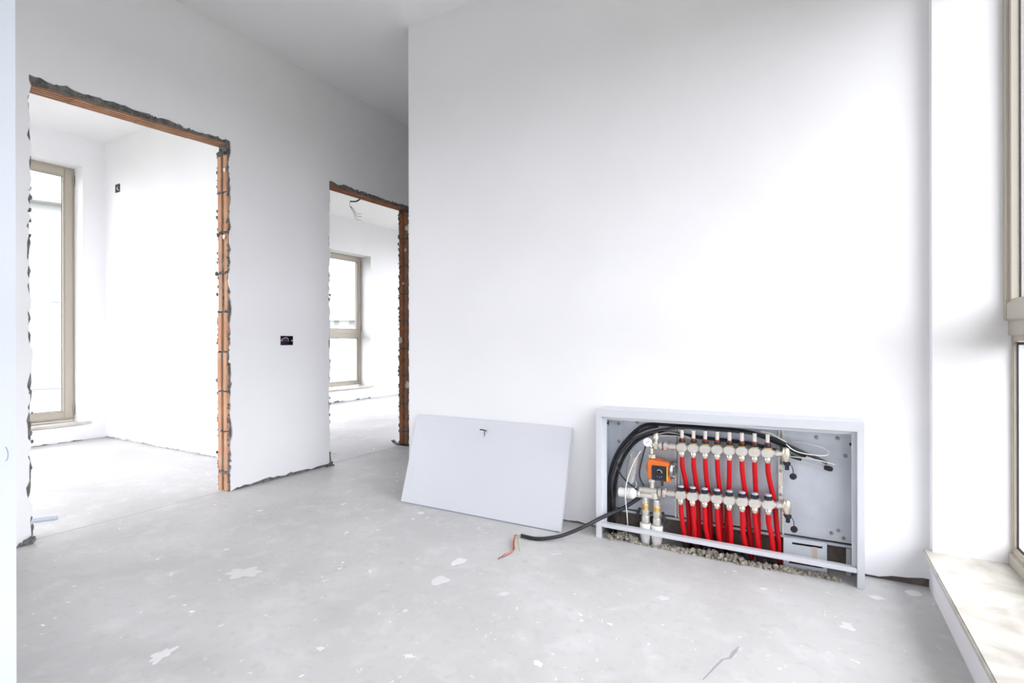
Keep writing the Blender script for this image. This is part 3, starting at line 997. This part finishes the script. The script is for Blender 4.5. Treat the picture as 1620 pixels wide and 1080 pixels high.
mf = obj('motor_plate', mp, 'chrome_dark', pump, smooth=40)
for a in (.8, 2.3, 3.9, 5.4):
    obj('bolt', MB().lathe([(0, .004), (.005, .004), (.006, .002)], (-0.517, 2.330 + .030 * math.cos(a), .336 + .030 * math.sin(a)), (1, 0, 0), 6), 'nickel', mf)
obj('cable_gland', MB().lathe([(0, .007), (.012, .007), (.014, .005), (.026, .005)], (-0.566, 2.318, .292), (0, 0, -1), 10), 'black_rubber', pump, smooth=40)
obj('upper_nut', MB().lathe([(0, .0125), (.003, .0165), (.019, .0165), (.022, .0125)], (-0.615, UY, .378), (0, 0, 1), 6, phase=.3), 'nickel_nut', pump)
obj('upper_stem', MB().lathe([(.020, .0090), (.046, .0085)], (-0.615, UY, .378), (0, 0, 1), 14), 'nickel_nut', pump, smooth=40)
obj('lower_nut', MB().lathe([(0, .0125), (.003, .0170), (.016, .0170), (.020, .0110), (.045, .0110)], (-0.612, UY, .290), (0, 0, -1), 8), 'nickel', pump)

# pressure gauge
pg = thing('pressure_gauge', (-0.630, 2.318, .43), 'small round white-faced pressure gauge above the orange pump', 'gauge')
gax = (0.12, -1, .06)
go = Vector((-0.629, 2.318, .452))
obj('case', MB().lathe([(0, .0170), (.010, .0195), (.0135, .0200), (.0145, .0180)], go, gax, 24), 'nickel', pg, smooth=40)
dl = obj('dial', MB().lathe([(.0135, .0180), (.0150, .0178)], go, gax, 24), 'dial', pg, smooth=40)
gv = Vector(gax).normalized()
nd = MB().tube([go + gv * .0158 + Vector((-.006, 0, -.004)), go + gv * .0158 + Vector((.007, 0, .005))], .0008, 5)
obj('needle', nd, 'black_rubber', dl)
for k in range(9):
    a = math.radians(-40 + 32.5 * k)
    c_ = go + gv * .0153 + Vector((math.cos(a), 0, math.sin(a))) * .0145
    obj('dial_mark', MB().lump(c_, .0009, 0), 'black_rubber', dl)
obj('stem', MB().tube([(-0.620, 2.330, .440), (-0.616, 2.330, .428)], .006, 8), 'nickel_nut', pg)

# ------------------------------------------------------------------ mixing valve with thermostatic head
mv = thing('mixing_valve', (-0.628, 2.325, .19), 'nickel mixing valve with white thermostatic head under the pump', 'valve')
b_ = MB().lathe([(-.042, .0105), (-.040, .0135), (.036, .0135), (.038, .0115)], (-0.627, 2.322, .236), (1, 0, .02), 16)
obj('valve_body', b_, 'nickel', mv, smooth=40)
b_ = MB().lathe([(-.042, .0105), (-.040, .0130), (.036, .0130), (.038, .0115)], (-0.627, 2.320, .212), (1, 0, .02), 16)
obj('valve_body', b_, 'nickel', mv, smooth=40)
obj('body_boss', MB().lathe([(0, .018), (.026, .0175), (.030, .012)], (-0.600, 2.322, .205), (0, 0, 1), 14), 'nickel', mv, smooth=40)
th = obj('thermostatic_head', MB().lathe([(-.078, .0185), (-.075, .0215), (-.046, .0215), (-.044, .0245), (-.012, .0250), (-.005, .020), (.006, .013)], (-0.684, 2.318, .214), (1, 0, .03), 24), 'white_plastic', mv, smooth=35)
for k in range(16):
    a = 2 * math.pi * k / 16
    for xx in (-.034, -.024):
        c_ = Vector((-0.684 + xx, 2.318 + .0249 * math.cos(a), .2135 + .0249 * math.sin(a)))
        obj('vent_slot', MB().box(c_ - Vector((.0022, .0012, .0012)), c_ + Vector((.0022, .0012, .0012))), 'chrome_dark', th)
obj('head_nut', MB().lathe([(0, .0155), (.002, .017), (.012, .017), (.014, .0155)], (-0.678, 2.319, .2145), (1, 0, .03), 8), 'nickel', mv)

# two ball valves and the white insulated pipes below them
for k, (xv, zt, side) in enumerate(((-0.643, .199, -1), (-0.592, .196, 1))):
    bv = thing('ball_valve', (xv, 2.331, .09), ('left' if k == 0 else 'right') + ' one of two nickel ball valves with brass rings below the mixing valve', 'valve', 'ball valves')
    obj('valve_top', MB().lathe([(0, .0130), (-.004, .0140), (-.008, .0140), (-.010, .0160), (-.026, .0160), (-.028, .0140)], (xv, 2.331, zt), (0, 0, 1), 8), 'nickel', bv)
    obj('brass_ring', MB().lathe([(-.028, .0140), (-.030, .0152), (-.048, .0152), (-.050, .0140)], (xv, 2.331, zt), (0, 0, 1), 6), 'brass', bv)
    obj('valve_body', MB().lathe([(-.050, .0145), (-.052, .0180), (-.066, .0180), (-.070, .0162), (-.080, .0162), (-.083, .0185), (-.108, .0185), (-.112, .0150)], (xv, 2.331, zt), (0, 0, 1), 14), 'nickel', bv, smooth=35)
    hx = xv + side * .020
    h_ = MB().lathe([(0, .006), (side * .012, .006)], (xv + side * .015, 2.331, zt - .062), (1, 0, 0), 8)
    obj('handle_stem', h_, 'nickel', bv, smooth=40)
    hb = MB().tube([(hx + side * .004, 2.327, zt - .060), (hx + side * .010, 2.325, zt - .064), (hx + side * .016, 2.325, zt - .085), (hx + side * .018, 2.327, zt - .100)], .0065, 8, step=.006)
    hb.lump((hx + side * .006, 2.329, zt - .056), .009, .05)
    obj('handle', hb, 'black_rubber', bv, smooth=60)
    sl = MB().lathe([(0, .0235), (-.003, .0255), (-.055, .0240), (-.080, .0200), (-.092, .0180), (-.150, .0165)], (xv, 2.331, zt - .112), (0.02, 0, 1), 18)
    obj('insulated_pipe', sl, 'sleeve_white', None, (xv, 2.331, -.06), 50, label=('left' if k == 0 else 'right') + ' one of two white insulated pipes rising to the ball valves', cat='pipe', group='white insulated pipes')

# ------------------------------------------------------------------ cables inside the cabinet
def cable(name, pts, r, mname, label, cat='cable', ribs=0.0, step=.012, n=9, flat=1.0, group=None):
    low = min(pts, key=lambda p: p[2])
    return obj(name, MB().tube(pts, r, n, ribs, step, flat=flat), mname, None, low, 60, label=label, cat=cat, group=group)


cable('corrugated_conduit', [(-0.7865, 2.3520, -0.0030), (-0.7893, 2.3300, 0.1010), (-0.7966, 2.3170, 0.2330), (-0.7899, 2.3170, 0.2986), (-0.7562, 2.3160, 0.3833), (-0.6985, 2.3140, 0.4532), (-0.6202, 2.3120, 0.4944), (-0.5383, 2.3220, 0.5176), (-0.4688, 2.3460, 0.5253), (-0.3684, 2.3500, 0.5247), (-0.2313, 2.3500, 0.5231), (-0.1592, 2.3480, 0.5126), (-0.1020, 2.3440, 0.4974), (-0.0405, 2.3420, 0.4691), (0.0192, 2.3480, 0.4456), (0.0555, 2.3500, 0.4289)],
      .0072, 'conduit', 'ribbed black conduit curving in front of the cable bundle to the far right', 'conduit', .20, .0038)
cable('black_cable', [(-0.8155, 2.3620, -0.0116), (-0.8186, 2.3560, 0.0805), (-0.8210, 2.3530, 0.2045), (-0.8141, 2.3530, 0.2878), (-0.7852, 2.3530, 0.3732), (-0.7350, 2.3530, 0.4474), (-0.6712, 2.3530, 0.5093), (-0.6083, 2.3560, 0.5274), (-0.5030, 2.3670, 0.5280), (-0.3714, 2.3690, 0.5262), (-0.2330, 2.3680, 0.5232), (-0.1669, 2.3660, 0.5076), (-0.0903, 2.3630, 0.4777), (-0.0166, 2.3640, 0.4433)],
      .0080, 'black_rubber', 'thick smooth black cable on the outer side of the bundle', n=10)
cable('black_cable', [(-0.7953, 2.3680, -0.0057), (-0.8032, 2.3660, 0.1214), (-0.7963, 2.3710, 0.2366), (-0.7756, 2.3700, 0.3135), (-0.7378, 2.3700, 0.3914), (-0.6842, 2.3700, 0.4494), (-0.6119, 2.3700, 0.4839), (-0.5188, 2.3700, 0.4882), (-0.3715, 2.3700, 0.4808), (-0.2467, 2.3700, 0.4777), (-0.1672, 2.3700, 0.4666), (-0.0969, 2.3700, 0.4475), (-0.0318, 2.3700, 0.4286)],
      .0075, 'black_rubber', 'black cable running inside the bundle behind the ribbed conduit', n=10)
cable('black_cable', [(-0.8198, 2.3400, 0.0111), (-0.8181, 2.3350, 0.1439), (-0.8147, 2.3350, 0.2508), (-0.7960, 2.3350, 0.3347), (-0.7583, 2.3350, 0.4078), (-0.7086, 2.3340, 0.4634), (-0.6482, 2.3340, 0.5036), (-0.5886, 2.3400, 0.5218)],
      .0058, 'black_rubber', 'short black cable hugging the left side of the cabinet', n=10)
cable('pump_cable', [(-0.7649, 2.3020, 0.3650), (-0.7615, 2.3020, 0.3254), (-0.7483, 2.3120, 0.2889), (-0.7247, 2.3280, 0.2579), (-0.6978, 2.3280, 0.2400), (-0.6766, 2.3300, 0.2242)],
      .0036, 'black_rubber', 'thin black cable drooping to the thermostatic head', n=8)
cable('sensor_cable', [(-0.6413, 2.3260, 0.4315), (-0.6523, 2.3260, 0.3925), (-0.6619, 2.3260, 0.3520), (-0.6694, 2.3270, 0.3114), (-0.6682, 2.3340, 0.2783), (-0.6542, 2.3440, 0.2461)],
      .0032, 'black_rubber', 'thin dark cable looping down beside the pressure gauge', n=8)
cable('white_wire', [(-0.6612, 2.3180, 0.4088), (-0.6850, 2.3120, 0.3680), (-0.7079, 2.3080, 0.3108), (-0.7219, 2.3060, 0.2618), (-0.7234, 2.2900, 0.2180), (-0.7209, 2.2900, 0.1710), (-0.7200, 2.3050, 0.1156), (-0.7241, 2.3260, 0.0569)],
      .0022, 'wire_white', 'white wire hanging in front of the thermostatic head', 'wire', n=8)
cable('white_wire', [(-0.1740, 2.3300, 0.5340), (-0.1389, 2.3280, 0.5303), (-0.1075, 2.3280, 0.5135), (-0.0830, 2.3320, 0.4998)],
      .0022, 'wire_white', 'short white wire end above the last flow meter', 'wire', n=8)
cable('white_wire', [(-0.0839, 2.3240, 0.4942), (-0.0673, 2.3220, 0.4782), (-0.0432, 2.3220, 0.4670), (-0.0104, 2.3240, 0.4619), (0.0336, 2.3300, 0.4594), (0.0570, 2.3400, 0.4634), (0.0624, 2.3500, 0.4730), (0.0458, 2.3580, 0.4840), (0.0134, 2.3640, 0.4913), (-0.0227, 2.3680, 0.4968), (-0.0657, 2.3720, 0.4976)],
      .0023, 'wire_white', 'looped white wire right of the manifolds', 'wire', n=8)
cable('white_wire', [(-0.0777, 2.3600, 0.4395), (-0.0407, 2.3520, 0.4409), (-0.0045, 2.3440, 0.4410), (0.0367, 2.3380, 0.4373), (0.0804, 2.3360, 0.4286)],
      .0026, 'wire_white', 'thick white wire ending beside the black probe', 'wire', n=8)
cable('white_wire', [(-0.0780, 2.3680, 0.4288), (-0.0348, 2.3660, 0.4235), (0.0074, 2.3640, 0.4150), (0.0499, 2.3600, 0.4058)],
      .0018, 'wire_white', 'thin white wire leading to the black probe', 'wire', n=8)
cable('white_wire', [(-0.5937, 2.3450, 0.4854), (-0.5524, 2.3500, 0.4953), (-0.5007, 2.3560, 0.4919), (-0.4425, 2.3620, 0.4755), (-0.3995, 2.3660, 0.4652)],
      .0018, 'wire_white', 'thin white wire behind the first flow meters, upper of two', 'wire', n=8)
cable('white_wire', [(-0.5859, 2.3450, 0.4775), (-0.5372, 2.3500, 0.4826), (-0.4857, 2.3560, 0.4817), (-0.4279, 2.3620, 0.4708)],
      .0016, 'wire_white', 'thin white wire behind the first flow meters, lower of two', 'wire', n=8)
pr = MB().lathe([(-.016, .004), (-.013, .0085), (0, .0105), (.010, .0095), (.014, .005)], (0.0603, 2.3580, 0.4075), (1, -.2, -.1), 14)
obj('sensor_probe', pr, 'black_rubber', None, (0.0603, 2.3580, 0.4075), 60, label='black rounded probe end on the bare galvanised back panel', cat='probe')

# capillary of the thermostatic head: a loose coil
hx = []
for k in range(0, 19 * 12 + 1):
    u_ = k / (19 * 12)
    a = 2 * math.pi * k / 12
    ca, cb = Vector((-0.6988, 2.3530, 0.3841)), Vector((-0.7217, 2.3530, 0.2589))
    cc = ca.lerp(cb, u_)
    hx.append((cc.x + (.019 + .005 * math.sin(u_ * 3)) * math.cos(a), cc.y + .016 * math.sin(a), cc.z + .009 * math.sin(a)))
hx += [(-0.690, 2.340, .262), (-0.684, 2.330, .245), (-0.688, 2.322, .238)]
obj('capillary_coil', MB().tube(hx, .0021, 6, step=.006), 'capillary', None, (-0.69, 2.35, .236), 60, label='grey capillary coil between the black cables and the pump', cat='coil')

# ------------------------------------------------------------------ conduit with coloured wires lying on the floor
fc = thing('floor_conduit', (-1.05, 2.12, 0), 'ribbed black conduit with coloured wires coming out of the cabinet onto the floor', 'conduit')
obj('conduit_tube', MB().tube([(-1.1518, 2.0970, 0.0109), (-1.0715, 2.1050, 0.0089), (-0.9936, 2.1400, 0.0205), (-0.9339, 2.1800, 0.0414), (-0.8746, 2.2220, 0.0703), (-0.8417, 2.2550, 0.0890), (-0.8012, 2.2850, 0.1100), (-0.7437, 2.3180, 0.1388), (-0.6893, 2.3420, 0.1782), (-0.6585, 2.3560, 0.2050)], 0.0095, 12, .20, .0042), 'conduit', fc, smooth=60)
E0 = Vector((-1.1485, 2.0970, 0.0115))
knot = [Vector((-1.172, 2.072, .010)), Vector((-1.143, 2.005, .009)), Vector((-1.098, 1.938, .006)), Vector((-1.104, 1.880, .004)), Vector((-1.112, 1.836, .003))]
ends = []
for k, (mn, ln) in enumerate((('wire_orange', 3), ('wire_green', 3), ('wire_purple', 3), ('wire_brown', 5), ('wire_purple', 3), ('wire_brown', 5), ('wire_orange', 4))):
    off = [Vector((rnd.uniform(-.006, .006), rnd.uniform(-.004, .004), rnd.uniform(0, .010))) for _ in range(ln)]
    if mn == 'wire_green':
        off = [o_ + Vector((.018, .004, 0)) for o_ in off]
    ends.append((mn, [Vector((0, 0, 0)), Vector((-.012, -.012, .004))] + [knot[q_] + off[q_] - E0 for q_ in range(ln)]))
for mn, pts in ends:
    obj('wire', MB().tube([E0 + Vector(p) for p in pts], .0017, 6, step=.008), mn, fc, smooth=60)

# ------------------------------------------------------------------ loose slotted plate, rubble
lb = thing('slotted_plate', (-0.02, 2.36, 0), 'loose galvanised plate with two slots behind the cabinet bottom rail', 'bracket')
pw, ph = .150, .112
g = MB()
for (a, b, c, d) in ((0, pw, 0, .014), (0, .02, .014, .022), (pw - .014, pw, .014, .022), (0, pw, .022, .088), (0, .03, .088, .096), (pw - .016, pw, .088, .096), (0, pw, .096, ph)):
    g.box((a, 0, c), (b, .0018, d))
g.box((0, -.010, 0), (.0018, .0, ph))
g.box((pw - .0018, 0, 0), (pw, .008, ph))
PM = lambda v: (-0.095 + v.x, 2.352 + v.y + v.z * .12, .001 + v.z + (v.x) * .02)
obj('plate', g.xf(PM), 'galvanised', lb)
obj('paper_strip', MB().box((.100, -.002, .030), (.117, -.0005, .090)).xf(PM), 'beige_paper', lb)

rub = MB()
for k in range(520):
    x = rnd.uniform(-.812, -.06)
    h = .010 + .016 * max(0, math.sin(x * 17 + 1.2)) + .010 * max(0, math.sin(x * 41))
    if -.56 < x < -.47 and rnd.random() < .6:
        h *= .4
    if abs(x + .643) < .032 or abs(x + .592) < .032:
        if rnd.random() < .5:
            rub.lump((x, 2.289 + rnd.uniform(-.006, .004), rnd.uniform(-.003, .006)), rnd.uniform(.004, .007), .4)
        continue
    rub.lump((x, 2.300 + rnd.gauss(0, .009), rnd.uniform(-.01, 1) * h), rnd.uniform(.004, .010), .4)
for k in range(130):
    x = rnd.uniform(-.06, .10)
    rub.lump((x, 2.318 + rnd.uniform(-.024, .020), rnd.uniform(0, .006)), rnd.uniform(.003, .008), .4)
obj('rubble', rub, 'rubble', None, (-.35, 2.30, 0), label='crumbled mortar along the trench under the cabinet', cat='rubble', kind='stuff')

# ------------------------------------------------------------------ cabinet door leaning on the wall
dr = thing('cabinet_door', (-1.505, 2.24, 0), 'white enamelled cabinet door panel leaning against the wall with a key in its lock', 'panel')
A = Vector((-1.990, 2.236, .006))
U = Vector((1, .004, 0)).normalized()
S = (Vector((-1.990, 2.376, .476)) - A).normalized()
Nn = U.cross(S).normalized()
if Nn.y > 0:
    Nn = -Nn
Wd, Hd, Td = .968, (Vector((-1.990, 2.376, .476)) - A).length, .018


def DP(v):
    return A + U * v.x + S * v.z - Nn * v.y      # x along, z up the face, y into the wall


dsh = MB()
nx, nz = 110, 14
vs_ = []
for j in range(nz + 1):
    for i in range(nx + 1):
        u_, v_ = i / nx, j / nz
        wv = .018 + .034 * (1 - v_)
        bulge = -.42 * max(0.0, wv - u_) * Wd * .5  # left edge flared forward: a highlight strip put into the shape
        vs_.append((u_ * Wd, bulge, v_ * Hd))
fs_ = [[j * (nx + 1) + i, j * (nx + 1) + i + 1, (j + 1) * (nx + 1) + i + 1, (j + 1) * (nx + 1) + i] for j in range(nz) for i in range(nx)]
k0 = len(vs_)
vs2 = [(a, b + .0012, c) for a, b, c in vs_]
fs2 = [[q + k0 for q in f][::-1] for f in fs_]
dsh.add(vs_ + vs2, fs_ + fs2)
obj('face_sheet', dsh.xf(DP), 'enamel', dr, smooth=40)
obj('side_flange', MB().box((0, .0008, 0), (.0015, Td, Hd)).xf(DP), 'enamel', dr)
obj('side_flange', MB().box((Wd - .0015, .0008, 0), (Wd, Td, Hd)).xf(DP), 'enamel', dr)
obj('top_flange', MB().box((.0015, .0008, Hd - .0015), (Wd - .0015, Td, Hd)).xf(DP), 'enamel', dr)
bf = MB().box((.022, .0015, -.0065), (Wd - .022, .006, .0015)).box((.0015, .0008, 0), (Wd - .0015, Td, .0015))
obj('bottom_flange', bf.xf(DP), 'flange_grey', dr)
lx, lz = .482, Hd - .058
lk = obj('lock', MB().lathe([(0, .010), (.0025, .010), (.004, .008)], DP(Vector((lx, 0, lz))), Nn, 14), 'nickel', dr, smooth=40)
kb = DP(Vector((lx, 0, lz)))
key = MB().tube([kb + Nn * .003, kb + Nn * .020 + S * .001, kb + Nn * .026 + S * .002 - U * .006, kb + Nn * .026 + S * .002 - U * .026], .0034, 8, step=.004, flat=.8)
obj('key', key, 'black_rubber', lk, smooth=50)
obj('key_tag', MB().tube([kb + Nn * .018 - S * .002, kb + Nn * .017 - S * .016, kb + Nn * .012 - S * .024], .0024, 6, step=.004).tube([kb + Nn * .012 - S * .024, kb + Nn * .010 - S * .036], .0008, 5), 'black_rubber', lk, smooth=50)

# ------------------------------------------------------------------ sockets and loose wires
sb = thing('socket_box', (XL - .02, 2.28, .878), 'empty dark socket box with wires in the wall between the doorways', 'socket box')
g = MB()
y0, y1, z0, z1 = EB
x0, x1 = XL - .045, XL + .0012
g.box((x0, y0, z0), (x0 + .002, y1, z1))
for (a, b) in (((x0, y0, z0), (x1, y0 + .003, z1)), ((x0, y1 - .003, z0), (x1, y1, z1)), ((x0, y0, z0), (x1, y1, z0 + .003)), ((x0, y0, z1 - .003), (x1, y1, z1))):
    g.box(a, b)
obj('box_shell', g, 'navy_plastic', sb)
for (yy) in (y0 + .006, y1 - .006):
    obj('fixing_lug', MB().box((XL - .004, yy - .005, .905), (XL + .001, yy + .005, .912), .001), 'white_plastic', sb)
for mn, r_, sc_ in (('wire_white', .0022, 1.0), ('navy_plastic', .004, .8), ('wire_purple', .0025, .6), ('wire_brown', .0025, .45)):
    pts = [(XL - .035 + .02 * math.sin(a), 2.285 + .030 * sc_ * math.cos(a), .896 + .032 * sc_ * math.sin(a)) for a in [math.radians(10 + 20 * k) for k in range(9)]]
    obj('wire', MB().tube(pts, r_, 7, step=.006), mn, sb, smooth=60)

sb2 = thing('wall_socket_box', (-5.56, YA - .002, 2.30), 'tiny empty socket box high on the side wall of the nearer room', 'socket box')
g = MB()
for (a, b) in (((-5.60, YA - .004, 2.285), (-5.594, YA, 2.36)), ((-5.526, YA - .004, 2.285), (-5.52, YA, 2.36)), ((-5.60, YA - .004, 2.285), (-5.52, YA, 2.291)), ((-5.60, YA - .004, 2.354), (-5.52, YA, 2.36)), ((-5.60, YA - .0012, 2.285), (-5.52, YA, 2.36))):
    g.box(a, b)
obj('box_shell', g, 'navy_plastic', sb2)
obj('wire', MB().tube([(-5.585, YA - .003, 2.293), (-5.575, YA - .012, 2.305), (-5.57, YA - .010, 2.320), (-5.56, YA - .002, 2.327)], .004, 7, step=.006), 'wire_brown', sb2)
obj('wire', MB().tube([(-5.535, YA - .003, 2.30), (-5.550, YA - .010, 2.315), (-5.56, YA - .002, 2.335)], .004, 7, step=.006), 'wire_white', sb2)

cw = thing('ceiling_cable', (-4.55, 5.25, CEIL), 'black conduit stub with loose wires hanging from the ceiling of the farther room', 'cable')
c0 = Vector((-5.0112, 4.8583, 2.7750))
obj('conduit_stub', MB().tube([c0 + Vector((0, 0, .004)), c0 + Vector((-.002, -.004, -.035)), c0 + Vector((-.04, -.035, -.075)), c0 + Vector((-.10, -.085, -.080))], .010, 9, .15, .006), 'conduit', cw, smooth=60)
c1 = c0 + Vector((-.10, -.085, -.080))
for dx_, dz_, k_ in ((.10, -.155, 'wire_brown'), (.11, -.19, 'navy_plastic'), (.10, -.235, 'wire_brown')):
    obj('wire', MB().tube([c1, c1 + Vector((-.004, .0, -.05)), c1 + Vector((.03, .03, dz_ * .6)), c1 + Vector((.06, .05, dz_ * .95)), c1 + Vector((dx_, .09, dz_))], .0024, 6, step=.02), k_, cw, smooth=60)

# metal strip and black membrane on the floors
g = MB()
p0, p1 = Vector((-3.352, 1.168, 0)), Vector((-3.52, 0.90, 0))
du = (p1 - p0).normalized()
dn = Vector((-du.y, du.x, 0))
for (a, b, h0, h1) in ((0, .026, 0, .002), (0, .002, 0, .013), (.024, .026, 0, .013)):
    q = [p0 + dn * a, p0 + dn * b, p1 + dn * b, p1 + dn * a]
    g.prism([(v.x, v.y) for v in q], 'z', h0 + .0005, h1)
obj('profile_strip', g, 'strip_metal', None, p0, label='short white metal profile lying on the floor inside the nearer doorway', cat='metal strip')
mbn = MB()
pr_ = [(-3.20, .030), (-3.175, .012), (-3.14, .004), (-3.06, .003), (-2.99, .003)]
n_ = len(pr_)
vs_, fs_ = [], []
for (x, z) in pr_:
    vs_ += [(x, 3.455, z), (x, 3.495, z), (x, 3.495, z + .004), (x, 3.455, z + .004)]
for i in range(n_ - 1):
    for k in range(4):
        fs_.append([i * 4 + k, i * 4 + (k + 1) % 4, (i + 1) * 4 + (k + 1) % 4, (i + 1) * 4 + k])
fs_ += [[0, 1, 2, 3], [(n_ - 1) * 4 + k for k in (3, 2, 1, 0)]]
mbn.add(vs_, fs_)
obj('membrane_strip', mbn, 'black_rubber', None, (-3.06, 3.47, 0), label='black rubber strip curling up at the foot of the farther doorway', cat='rubber strip')

# ------------------------------------------------------------------ outdoors
structure('ground', MB().box((-120, -120, -3.2), (120, 120, -3.0)), 'grass_ground')


def house(loc, rz, w, d, h, rh, label, flat=False, over=.4):
    hh = thing('house', (loc[0], loc[1], -3.0), label, 'building')
    M = Matrix.Translation((loc[0], loc[1], 0)) @ Matrix.Rotation(rz, 4, 'Z')
    fx = lambda v: M @ v
    wl_ = obj('wall', MB().box((-w / 2, -d / 2, -3.0), (w / 2, d / 2, h)).xf(fx), 'house_wall', hh)
    if flat:
        obj('roof', MB().box((-w / 2 - over, -d / 2 - over, h), (w / 2 + over, d / 2 + over, h + rh)).xf(fx), 'house_roof', hh)
    else:
        obj('roof', MB().prism([(-d / 2 - over, h), (d / 2 + over, h), (0, h + rh)], 'x', -w / 2 - over, w / 2 + over).xf(fx), 'house_roof', hh)
    for (x, z, ww, wh) in ((-w * .28, h - 2.2, .9, 1.1), (w * .05, h - 2.2, .9, 1.1), (w * .32, h - 2.2, .9, 1.1), (w * .2, h - 4.6, 1.4, 1.2)):
        wd = obj('window', MB().box((x - ww / 2, -d / 2 - .05, z - wh / 2), (x + ww / 2, -d / 2 + .02, z + wh / 2)).xf(fx), 'house_roof', hh)
        obj('window_pane', MB().box((x - ww / 2 + .08, -d / 2 - .06, z - wh / 2 + .08), (x + ww / 2 - .08, -d / 2 - .052, z + wh / 2 - .08)).xf(fx), 'house_glass', wd)


house((-18.6, 16.6), math.radians(47), 8, 6, 1.75, 0.75, 'pale house with a low pitched roof seen through the farther window')
house((-22.0, 6.0), math.radians(70), 6, 6, 4.8, 0.35, 'pale flat-roofed house seen through the nearer window', True)
